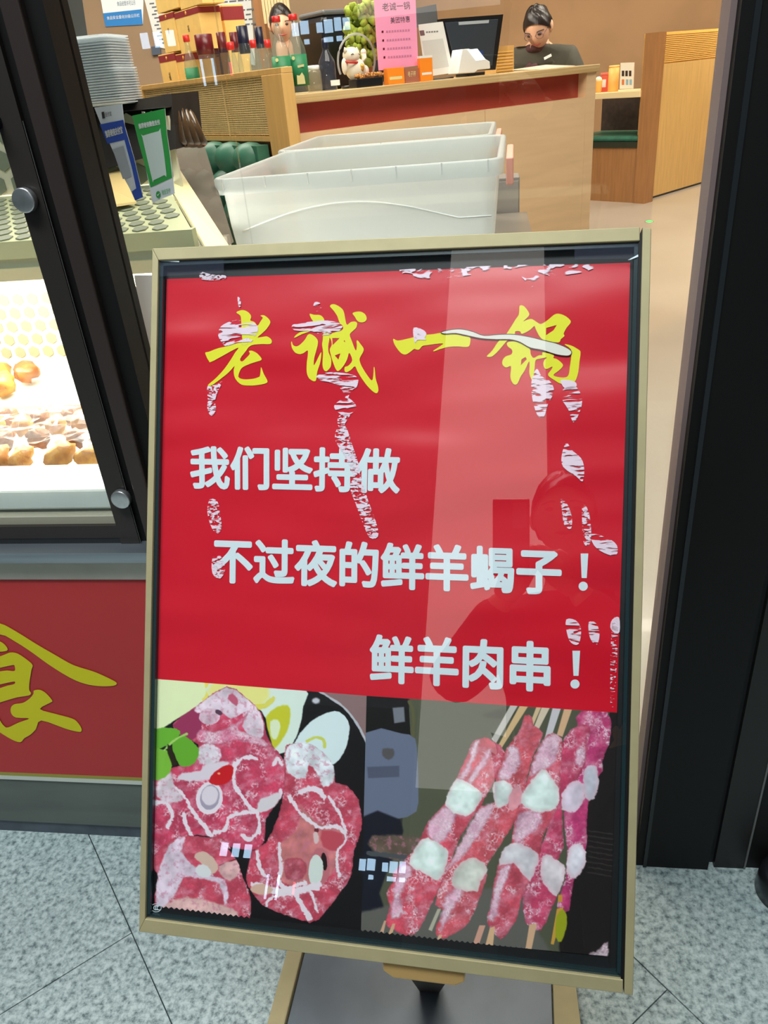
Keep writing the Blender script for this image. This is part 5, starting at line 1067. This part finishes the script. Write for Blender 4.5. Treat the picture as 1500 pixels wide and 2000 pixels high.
# trays and food
M_food = mat('braised_brown', (158, 96, 44), .45, col2=(96, 54, 26), vscale=28, bump=.5, bscale=40); M_food2 = mat('ochre_food', (206, 160, 70), .5, col2=(150, 96, 40), vscale=30, bump=.4, bscale=40)
def tray(label, x0, x1, y0, y1, z, h=.03):
    t = empty('food_tray', ((x0+x1)/2, (y0+y1)/2, z), label, 'tray'); M = mat('white_tray', (240, 240, 234), .3)
    MB().box((x0, y0, z), (x1, y1, z+.004)).build('tray_floor', M, t)
    for a, b in (((x0, y0, z+.004), (x1, y0+.006, z+h)), ((x0, y1-.006, z+.004), (x1, y1, z+h)), ((x0, y0+.006, z+.004), (x0+.006, y1-.006, z+h)), ((x1-.006, y0+.006, z+.004), (x1, y1-.006, z+h))): MB().box(a, b).build('tray_wall', M, t)
    return t
dz = deck-.0295
tray('long white tray heaped with braised food, at the front of the case', -1.15, -.53, YF+.015, YF+.26, dz)
tray('white tray with pale yellow food, at the back of the case', -1.3, -.75, YF+.29, YB-.03, dz)
rnd = random.Random(11); cnt = 0
def chunk_mesh(seed):
    mb = MB(); r = random.Random(seed); mb.ball((0, 0, .018), (.028, .022, .018), 9, 6, .28, seed); mb.ball((r.uniform(-.012, .012), r.uniform(-.01, .01), .024), (.016, .015, .013), 7, 5, .3, seed+1); return mb
protos = []
for k in range(4):
    o = chunk_mesh(k).build('braised_food_piece', M_food if k % 2 else M_food2, origin=(0, 0, 0)); protos.append(o)
    tag(o, 'brown braised food piece in the long front tray', 'food', 'braised pieces in the front tray')
k = 0
for ix in range(10):
    for iy in range(4):
        p = (-1.12+ix*.058+rnd.uniform(-.008, .008), YF+.050+iy*.052+rnd.uniform(-.006, .006), dz+.011+.014*(iy > 0))
        if k < 4: o = protos[k]; o.location = p
        else: o = protos[k % 4].copy(); COL.objects.link(o); o.location = p
        o.rotation_euler.z = rnd.random()*6.28; sc = rnd.uniform(.85, 1.15); o.scale = (sc*.86, sc*.8, sc*1.0); k += 1
k = 0
for ix in range(4):
    for iy in range(3):
        p = (-1.26+ix*.075+iy*.01, YF+.34+iy*.072, dz+.014)
        o = protos[k % 4].copy(); COL.objects.link(o); o.location = p; o.scale = (1.25, 1.25, 1.2); o.rotation_euler.z = rnd.random()*6
        o['label'] = 'yellowish food piece in the tray at the back of the case'; o['group'] = 'pieces in the back tray'; k += 1
# crumpled cling film over the front tray
mb = MB(); nx, ny = 36, 12; vs = []
for j in range(ny):
    for i in range(nx): vs.append((-1.15+.62*i/(nx-1), YF+.01+.12*j/(ny-1), dz+.092+.008*math.sin(i*1.1+j*.7)*math.cos(j*1.9+i*.3)+rnd.uniform(-.003, .003)-.018*(1-j/(ny-1))))
mb.add(vs, [(j*nx+i, j*nx+i+1, j*nx+nx+i+1, j*nx+nx+i) for j in range(ny-1) for i in range(nx-1)])
tag(mb.build('cling_film', glassmat('cling_film', (1, 1, 1), 1.6, rough=.12, haze=.18, hcol=(240, 240, 240))), 'crumpled cling film over the front half of the braised food tray', 'film')

# dark hood on top of the case, with the container stack
hd = empty('case_hood', D(240, 300, 1.6), 'dark glossy hood above the display case, under the white containers', 'hood')
e = [D(60, 228, 1.50), D(335, 183, 1.50), D(345, 290, 1.50), D(60, 372, 1.50)]
dd = np.array((0.0, .16, 0))
MB().hexa(e, [p+dd for p in e]).build('hood_front', mat('dark_smoked_panel', (40, 35, 30), .65, var=.4, vscale=7, stretch=(2, 2, .5), spec=.2), hd)
for k in range(4):
    a, b = D(330+k*9, 183+k*6, 1.53+k*.02), D(352+k*14, 282, 1.53+k*.02)
    MB().tube([a, a*.7+b*.3+np.array((.003, 0, 0)), b], [.004, .010, .013], 10).build('hood_fin', mat('brown_gloss_fin', (92, 70, 48), .2, coat=.4), hd)
MB().box((e[0][0], e[0][1]+.0, 1.2635), (e[1][0], e[0][1]+.20, 1.2645)).build('hood_lip', M_blk, hd)
dk = empty('dark_cabinet', D(110, 30, 2.4)*np.array((1, 1, 0)), 'dark cabinet behind the white containers, at the top left', 'cabinet')
a, b = D(20, -80, 2.4), D(163, 62, 2.4); c = D(150, -80, 2.4)
MB().hexa([D(0, 90, 2.4), D(172, 76, 2.4), D(172, 76, 2.5), D(0, 90, 2.5)], [D(0, -90, 2.4), D(146, -100, 2.4), D(146, -100, 2.5), D(0, -90, 2.5)]).build('cabinet_panel', mat('dark_grey_lacquer', (62, 66, 66), .4, var=.25, vscale=3), dk)
fs2 = xz(D(170, 140, 1.42)[1]); M_cont = glassmat('milky_container_plastic', (.9, .94, .95), 1.4, rough=.3, haze=.94, hcol=(244, 248, 250))
xa, z0_ = fs2.px(113, 212); xb, _ = fs2.px(240, 200); ztop = fs2.px(170, 68)[1]; z0_ = max(fs2.px(190, 208)[1], 1.2655); nC = 26; pitch = (ztop-z0_)/nC
def container():
    mb = MB(); W_, Dp = (xb-xa)/2, .055
    def rr(w_, d_, z, rad=.014):
        o = []
        for cx, cy, a0 in ((w_-rad, d_-rad, 0), (-w_+rad, d_-rad, 90), (-w_+rad, -d_+rad, 180), (w_-rad, -d_+rad, 270)):
            for k in range(4): a = math.radians(a0+30*k); o.append((cx+rad*math.cos(a), cy+rad*math.sin(a), z))
        return o
    rings = [rr(W_*.90, Dp*.90, 0), rr(W_*.97, Dp*.96, pitch*.35), rr(W_, Dp, pitch*.42), rr(W_, Dp, pitch*.80), rr(W_*.97, Dp*.96, pitch*.86)]
    n = 16; fs = [tuple(range(n))[::-1]]+[(i*n+k, i*n+(k+1) % n, (i+1)*n+(k+1) % n, (i+1)*n+k) for i in range(4) for k in range(n)]+[tuple(4*n+k for k in range(n))]
    return mb.add([p for r_ in rings for p in r_], fs)
c0 = container().build('plastic_container', M_cont, origin=(0, 0, 0)); tag(c0, 'shallow milky plastic container in the tall stack on the dark hood', 'container', 'stacked plastic containers')
for k in range(nC):
    o = c0 if k == 0 else c0.copy()
    if k: COL.objects.link(o)
    if k == nC-1: o['label'] = 'topmost milky plastic container of the tall stack on the dark hood'
    o.location = ((xa+xb)/2-(.004 if k > 13 else 0), D(170, 140, 1.42)[1]+.056, z0_+k*pitch)

# --- payment cards standing inside the glass
frc = xz(1.145)
M_pg = mat('payment_green', (52, 158, 74), .4); M_pb = mat('payment_blue', (52, 84, 180), .4); M_cardw = mat('card_white', (222, 228, 234), .45)
def card(name, label, quad, w_, m):
    t = empty(name, frc.pt(*[sum(c)/4 for c in zip(*pxpoly(quad, frc, w_))], w_-.002), label, 'card'); MB().prism(pxpoly(quad, frc, w_), w_-.0015, w_, frc).build('card_sheet', m, t); return t
t = card('payment_card', 'green and white payment card with a blank square, right one of the two', [(258, 226), (322, 212), (326, 262), (333, 310), (341, 378), (298, 396), (285, 330), (270, 275)], .0, M_cardw)
MB().flat(pxpoly([(258, 226), (322, 212), (326, 262), (331, 300), (336, 347), (325, 352), (294, 366), (285, 330), (270, 275)], frc, .0005), .0005, frc).build('green_field', M_pg, t)
MB().flat(pxpoly(smooth([(279, 265), (310, 256), (314, 256), (325, 340), (321, 342), (300, 352), (297, 350), (278, 268)], 2), frc, .001), .001, frc).build('blank_panel', mat('pale_panel', (206, 220, 216), .5), t)
text('推荐使用微信支付', [(270, 242), (311, 233), (313, 243), (272, 252)], frc, .001, .03).build('card_lettering', M_wht, t)
text('微信支付', [(315, 371), (332, 366), (333, 376), (317, 382)], frc, .001).build('card_lettering', M_pg, t)
mb = MB(); mb.flat(pxpoly([(309+4.5*math.cos(a), 380+7*math.sin(a)) for a in np.linspace(0, 6.28, 19)[:-1]], frc, .001), .001, frc); mb.build('payment_logo', M_pg, t)
mb = MB(); mb.flat(pxpoly([(306, 380), (308.5, 383), (312.5, 376), (308.5, 380)], frc, .0014), .0014, frc); mb.build('logo_tick', M_wht, t)
MB().tube([frc.P(280, 218, -.006), frc.P(300, 400, -.006)], .0025, 8).build('clear_holder', glassmat('clear_holder', haze=.15), t)
t = card('payment_card', 'blue and white payment card with a blank square, left one of the two', [(184, 210), (238, 203), (243, 245), (262, 310), (279, 385), (264, 392), (240, 340), (212, 275), (196, 240)], .012, M_cardw)
MB().flat(pxpoly([(195, 243), (241, 234), (246, 255), (262, 310), (279, 385), (264, 392), (257, 374), (266, 368), (258, 330), (243, 273), (210, 281)], frc, .0125), .0125, frc).build('blue_field', M_pb, t)
MB().flat(pxpoly([(220, 292), (241, 285), (257, 345), (240, 350)], frc, .0126), .0126, frc).build('blank_panel', mat('grey_panel', (176, 180, 190), .5), t)
text('推荐使用支付宝', [(204, 256), (238, 246), (240, 260), (208, 269)], frc, .013, .03).build('card_lettering', M_wht, t)
text('支付宝', [(205, 219), (217, 217), (218, 226), (206, 229)], frc, .013).build('card_lettering', M_ink, t)
mb = MB(); mb.flat(pxpoly([(198, 219), (203, 218), (205, 231), (200, 232)], frc, .013), .013, frc); mb.build('payment_logo', M_ink, t)


# ================================================================== PEOPLE
def skinmesh(name, joints, edges, m, parent, sub=2):
    # joints: name -> (world position, radius or (rx, ry)); the first one is the root
    ks = list(joints); o0 = np.zeros(3); p = parent
    while p: o0 += np.array(p.location); p = p.parent
    me = bpy.data.meshes.new(name); me.from_pydata([tuple(np.array(joints[k][0])-o0) for k in ks], [(ks.index(a), ks.index(b)) for a, b in edges], [])
    o = bpy.data.objects.new(name, me); COL.objects.link(o)
    sk = o.modifiers.new('skin', 'SKIN'); sk.use_smooth_shade = True
    for i, k in enumerate(ks):
        r = joints[k][1]; r = r if hasattr(r, '__len__') else (r, r); me.skin_vertices[0].data[i].radius = r; me.skin_vertices[0].data[i].use_root = (i == 0)
    sb = o.modifiers.new('sub', 'SUBSURF'); sb.levels = sub; sb.render_levels = sub
    dg = bpy.context.evaluated_depsgraph_get(); m2 = bpy.data.meshes.new_from_object(o.evaluated_get(dg)); bpy.data.objects.remove(o)
    m2.name = name; m2.materials.clear(); m2.materials.append(m)
    m2.polygons.foreach_set('use_smooth', [True]*len(m2.polygons))
    q = bpy.data.objects.new(name, m2); COL.objects.link(q); q.parent = parent; return q
def rotm(ax, a):
    ax = np.array(ax, float); ax /= np.linalg.norm(ax); K = np.array([[0, -ax[2], ax[1]], [ax[2], 0, -ax[0]], [-ax[1], ax[0], 0]]); return np.eye(3)+math.sin(a)*K+(1-math.cos(a))*K@K
def person(label, base, face, hc, pitch, coat_m, trs_m, head_h=.225, hands=None, glasses=False, bun=False, shoulder=None, hip=None, roll=0.0):
    """base: ground point under the hips; face: horizontal facing direction; hc: head centre; hands: (right, left) wrist points"""
    f = np.array([face[0], face[1], 0.]); f /= np.linalg.norm(f); up = np.array([0, 0, 1.]); r = np.cross(f, up)       # r = person's right
    t = empty('person', base, label, 'person')
    hc = np.array(hc, float); sh = shoulder if shoulder is not None else hc-up*.27-f*.04; hp = hip if hip is not None else np.array([base[0], base[1], .90])
    Rm = rotm(r, -pitch)@rotm(f, roll); hf, hu, hr = Rm@f, Rm@up, Rm@r
    neck0 = sh+up*.03; chest = sh*.6+hp*.4
    J = {'pelvis': (hp, (.13, .10)), 'chest': (chest, (.14, .10)), 'sh': (sh-up*.04, (.10, .08)), 'neck': (neck0+up*.03, .052), 'skull': (hc-hu*.06-hf*.01, .055)}
    E = [('pelvis', 'chest'), ('chest', 'sh'), ('sh', 'neck'), ('neck', 'skull')]
    for s_, nm in ((1, 'r'), (-1, 'l')):
        a = sh+r*s_*.165-up*.03; w = np.array(hands[0 if s_ > 0 else 1], float) if hands else hp+r*s_*.26+f*.08-up*.05
        mid = (a+w)/2; d = np.linalg.norm(w-a); L = .275; k = math.sqrt(max(L*L-(d/2)**2, .0009)); e = mid-up*k*.8+r*s_*k*.55
        J['s'+nm] = (a, .058); J['e'+nm] = (e, .042); J['w'+nm] = (w, .028)
        E += [('sh', 's'+nm), ('s'+nm, 'e'+nm), ('e'+nm, 'w'+nm)]
        hpj = hp+r*s_*.09-up*.08; J['h'+nm] = (hpj, .085); J['k'+nm] = (np.array([hpj[0], hpj[1], .48])+f*.03, .058); J['a'+nm] = (np.array([hpj[0], hpj[1], .085]), .042); J['f'+nm] = (np.array([hpj[0], hpj[1], .045])+f*.13, .034)
        E += [('pelvis', 'h'+nm), ('h'+nm, 'k'+nm), ('k'+nm, 'a'+nm), ('a'+nm, 'f'+nm)]
    b = skinmesh('body', J, E, M_skin, t)
    # head, ears, nose, fingers joined into the body mesh
    HF = Frame(hc, hr, hf, hu); mb = MB(); hh = head_h/2; vs = []; fs = []; n, m_ = 28, 20
    def surf(th, ph):                                   # th from the crown, ph around from the person's right through the face
        x, y, z = math.sin(th)*math.cos(ph), math.sin(th)*math.sin(ph), math.cos(th)
        jaw = 1-.30*max(0, -z)**1.4; X_, Y_, Z_ = x*hh*.70*jaw, y*hh*.86*(1-.12*max(0, -z)), z*hh
        if y > 0:
            Y_ += .020*hh/.11*math.exp(-((x/.16)**2+((z+.12)/.20)**2)) - .006*math.exp(-(((abs(x)-.32)/.14)**2+((z-.06)/.12)**2)) + .004*math.exp(-((x/.25)**2+((z+.50)/.10)**2))
        return X_, Y_, Z_
    for i in range(m_+1):
        for k in range(n): vs.append(HF.pt(*surf(math.pi*i/m_, 2*math.pi*k/n)))
    for i in range(m_):
        for k in range(n): j = (k+1) % n; fs.append((i*n+k, i*n+j, i*n+n+j, i*n+n+k))
    mb.add(vs, fs, True)
    for s_ in (1, -1): mb.ball(HF.pt(s_*hh*.70, -.004, -.004), (.012, .018, .028), 8, 6)
    for s_, nm in ((1, 'r'), (-1, 'l')):                # palm, four fingers and a thumb
        w = np.array(J['w'+nm][0]); e = np.array(J['e'+nm][0]); d = w-e; d /= np.linalg.norm(d); sd = np.cross(d, up); sd /= np.linalg.norm(sd)+1e-9; dn = np.cross(sd, d)
        if dn[2] > 0: dn = -dn
        mb.tube([w-d*.01, w+d*.03, w+d*.08], [.026, .034, .030], 10)
        for q_, ln in ((-.027, .062), (-.009, .072), (.009, .068), (.026, .052)):
            a = w+d*.075+sd*q_; mb.tube([a, a+d*ln*.45+dn*.006, a+d*ln*.75+dn*.022, a+d*ln*.85+dn*.038], [.0095, .009, .008, .007], 7)
        a = w+d*.03-sd*s_*.030*(-1); mb.tube([a, a+d*.025+sd*s_*.022, a+d*.05+sd*s_*.03+dn*.014], [.012, .010, .008], 7)
    k0 = mb.build('tmp', M_skin, t); bm = bmesh.new(); bm.from_mesh(b.data); bm.from_mesh(k0.data); bm.to_mesh(b.data); bm.free(); bpy.data.objects.remove(k0)
    # clothes a little outside the body
    g = lambda k, x: (J[k][0], tuple(v+x for v in (J[k][1] if hasattr(J[k][1], '__len__') else (J[k][1],)*2)))
    top = {k: g(k, .022) for k in ('chest', 'sh', 'sr', 'er', 'sl', 'el')}; top['hem'] = (hp-up*.05, (.165, .135)); top['cr'] = (np.array(J['wr'][0])*.93+np.array(J['er'][0])*.07, .042); top['cl'] = (np.array(J['wl'][0])*.93+np.array(J['el'][0])*.07, .042)
    top['col'] = (neck0+up*.015, .066)
    skinmesh('jacket', top, [('hem', 'chest'), ('chest', 'sh'), ('sh', 'col'), ('sh', 'sr'), ('sr', 'er'), ('er', 'cr'), ('sh', 'sl'), ('sl', 'el'), ('el', 'cl')], coat_m, t)
    low = {'pelvis': (hp-up*.02, (.14, .115))}
    for nm in 'rl': low['h'+nm] = g('h'+nm, .014); low['k'+nm] = g('k'+nm, .016); low['a'+nm] = g('a'+nm, .02)
    skinmesh('trousers', low, [e for nm in 'rl' for e in (('pelvis', 'h'+nm), ('h'+nm, 'k'+nm), ('k'+nm, 'a'+nm))], trs_m, t)
    for nm in 'rl':
        a = np.array(J['a'+nm][0]); MB().tube([a*(1, 1, 0)+(0, 0, .045)-f*.05, a*(1, 1, 0)+(0, 0, .05)+f*.05, a*(1, 1, 0)+(0, 0, .036)+f*.16], [.044, .046, .034], 12).build('shoe', M_blk, t)
    # hair
    mb = MB(); vs = []; fs = []; n2, m2 = 28, 12
    for i in range(m2+1):
        for k in range(n2):
            ph = 2*math.pi*k/n2; fr_ = max(0, math.sin(ph)); lim = math.radians(118)-math.radians(60)*fr_**.7
            th = lim*i/m2; X_, Y_, Z_ = surf(th, ph); q_ = 1.09+.03*math.sin(k*5+i); vs.append(HF.pt(X_*q_, Y_*q_-.004, Z_*q_+.003))
    fs = [(i*n2+k, i*n2+(k+1) % n2, i*n2+n2+(k+1) % n2, i*n2+n2+k) for i in range(m2) for k in range(n2)]
    mb.add(vs, fs, True)
    if bun: mb.ball(HF.pt(0, -hh*.98, hh*.25), (.035, .035, .035), 12, 8)
    mb.build('hair', M_hair, t)
    mb = MB()
    for s_ in (1, -1): X_, Y_, Z_ = surf(math.acos(.05), math.pi/2-s_*.42); mb.ball(HF.pt(X_, Y_+.001, Z_), (.012, .006, .006), 10, 6)
    for s_ in (1, -1): mb.tube([HF.pt(s_*(.018+.012*k), surf(math.acos(.25), math.pi/2-s_*(.25+.17*k))[1]+.003, hh*(.21+.02*math.sin(k*1.5))) for k in range(4)], .0022, 5)
    mb.build('eyes_and_brows', M_ink, t)
    mb = MB(); mb.tube([HF.pt(x, surf(math.acos(-.50), math.pi/2-x*12)[1]+.001, -hh*.50+.002*abs(x)*60) for x in (-.022, -.011, 0, .011, .022)], [.002, .0045, .005, .0045, .002], 6); mb.build('lips', mat('lip_red', (176, 84, 76), .5), t)
    if glasses:
        mb = MB(); y = surf(math.acos(.05), math.pi/2-.35)[1]+.012
        for s_ in (1, -1): mb.tube([HF.pt(s_*.031+.021*math.cos(a), y, .004+.016*math.sin(a)) for a in np.linspace(0, 6.283, 17)], .0013, 5); mb.tube([HF.pt(s_*.052, y, .006), HF.pt(s_*hh*.72, 0, .008)], .0012, 5)
        mb.tube([HF.pt(-.010, y, .006), HF.pt(.010, y, .006)], .0012, 5); mb.build('glasses', mat('thin_purple_frames', (120, 96, 120), .3, .5), t)
    return t, HF, sh, f, r
# cashier behind the right-hand end of the counter
hc = D(1051, 54, 4.15); fd = np.array([-.35, -1, 0]); hip = hc+np.array((.02, .16, 0)); hip[2] = .92
hdn = on_counter(1022, .66)+np.array((0, 0, -.10)); hdn2 = on_counter(1092, .66)+np.array((0, 0, -.10))
t, HF, sh, f, r = person('cashier in a dark olive jacket with glasses, looking down behind the counter', (hip[0], hip[1], 0), fd, hc, .55, mat('dark_olive_jacket', (66, 64, 52), .8, var=.2, vscale=14), mat('black_trousers', (30, 30, 34), .8), hands=(hdn, hdn2) if ((hdn-hc)@np.cross(fd, (0, 0, 1)) > 0) else (hdn2, hdn), glasses=True, bun=True, head_h=.20, shoulder=hc+np.array((.01, .10, -.125)), hip=hip, roll=.10)
c = sh+f*.125+np.array((0, 0, -.045))
mb = MB(); mb.tube([sh+np.array((0, 0, .03))+r*.055*math.cos(a)+f*(.01+.070*math.sin(a)) for a in np.linspace(0, 6.283, 20)], .022, 8); mb.tube([c, c+np.array((0, 0, -.06))-r*.012, c+np.array((0, 0, -.13))-r*.022+f*.012], [.030, .032, .022], 8); mb.tube([c, c+np.array((0, 0, -.04))+r*.04, c+np.array((0, 0, -.09))+r*.05+f*.01], [.022, .024, .016], 8)
mb.build('scarf', mat('dark_plum_scarf', (74, 40, 42), .8, var=.4, vscale=40), t)
b_ = D(1070, 111, float((R.T@(sh+f*.16-C0))[2])-.03); fr = Frame(b_, -r, (0, 0, 1), f); a_ = .35
MB().prism([(x*math.cos(a_)-y*math.sin(a_), x*math.sin(a_)+y*math.cos(a_)) for x, y in ((-.021, -.0065), (.021, -.0065), (.021, .0065), (-.021, .0065))], 0, .003, fr).build('name_tag', M_wht, t)
# cook at the back, face between the two tall bottles
hc = D(550, 48, 4.30); fd = np.array([.25, -1, 0])
person('cook in dark clothes, face partly hidden between the two green-labelled bottles', (hc[0], hc[1]+.05, 0), fd, hc, .12, mat('charcoal_tunic', (40, 38, 40), .8), MATS['black_trousers'], head_h=.18)
# the photographer, standing behind the lens and seen only as a reflection in the poster glass
hc = np.array((.10, -.44, 1.50))
person('photographer in a dark coat holding up a phone, reflected in the poster glass', (.10, -.52, 0), (-.05, 1, 0), hc, .30, mat('black_coat', (26, 26, 30), .8), MATS['black_trousers'], hands=((.105, -.20, 1.20), (-.035, -.20, 1.18)), hip=np.array((.10, -.54, .92)))
lensf = Frame(C0-(R@[0, 0, 1])*.004, R@[1, 0, 0], -(R@[0, 1, 0]), R@[0, 0, 1])
ph = empty('phone', lensf.pt(-.015, -.03, 0), 'dark phone held up by the photographer, seen only as a reflection', 'phone')
MB().box((-.058, -.140, -.012), (.018, .020, -.004), lensf).build('phone_body', M_blk, ph, .003)
MB().box((-.016, -.040, -.004), (.012, .012, -.002), lensf).build('camera_bump', M_grey, ph, .001)

# ================================================================== THE STREET BEHIND THE CAMERA (seen in the glass)
wb_ = struct(MB().box((-22, -44, 0), (22, -42, 12)).build('wall_street', mat('dark_street_facade', (46, 52, 60), .8)))
pc = empty('lit_pillar', (-.55, -6.4, 0), 'tall pillar with a bright light panel across the street, seen only in reflections', 'pillar')
MB().box((-1.2, -6.8, 0), (.12, -6.15, 9.6)).build('pillar_body', mat('pillar_stone', (120, 120, 116), .8), pc)
MB().box((-1.17, -6.149, 1.75), (.09, -6.13, 9.4)).build('light_panel', mat('pale_light_panel', (240, 236, 228), .5, emit=1.9), pc)
def far(dx, dz, px0=0): p = np.array((0, .94, 1.3)); d = np.array((dx, -1, dz)); return p+d*42.9
sg = empty('street_sign', far(-.2, .05), 'bluish white lit sign across the street, seen only in reflections', 'sign')
M_led = mat('blue_white_light', (190, 225, 255), .5, emit=11); rnd = random.Random(2)
for k, (a, b, z0, z1) in enumerate(((-.158, -.166, .050, .062), (-.168, -.176, .050, .063), (-.178, -.188, .049, .062), (-.190, -.197, .050, .060), (-.206, -.216, .050, .063), (-.218, -.226, .049, .062), (-.168, -.175, .040, .045), (-.179, -.190, .040, .045), (-.207, -.213, .040, .045))):
    p0, p1 = far(a, z0), far(b, z1); MB().box((p1[0], -41.995, p0[2]), (p0[0], -41.93, p1[2])).build('sign_block', M_led, sg)
s2 = empty('street_sign', far(-.39, .06), 'group of three small white lit sign shapes farther left across the street', 'sign')
for a in (-.372, -.388, -.404): 
    p0, p1 = far(a+.005, .052), far(a-.005, .068); MB().box((p1[0], -41.995, p0[2]), (p0[0], -41.93, p1[2]), ).build('sign_block', MATS['blue_white_light'], s2, .15)
lt = empty('light_tubes', far(-.33, .02), 'pair of white light tubes and a red lamp across the street', 'lamp')
for a, m, k in ((-.326, M_led, 1), (-.340, M_led, 1), (-.305, mat('red_pink_light', (255, 60, 90), .5, emit=8), .5)):
    p0, p1 = far(a+.0012, .024-.016*k), far(a-.0012, .024+.012*k); MB().box((p1[0], -41.995, p0[2]), (p0[0], -41.9, p1[2])).build('light_tube', m, lt)
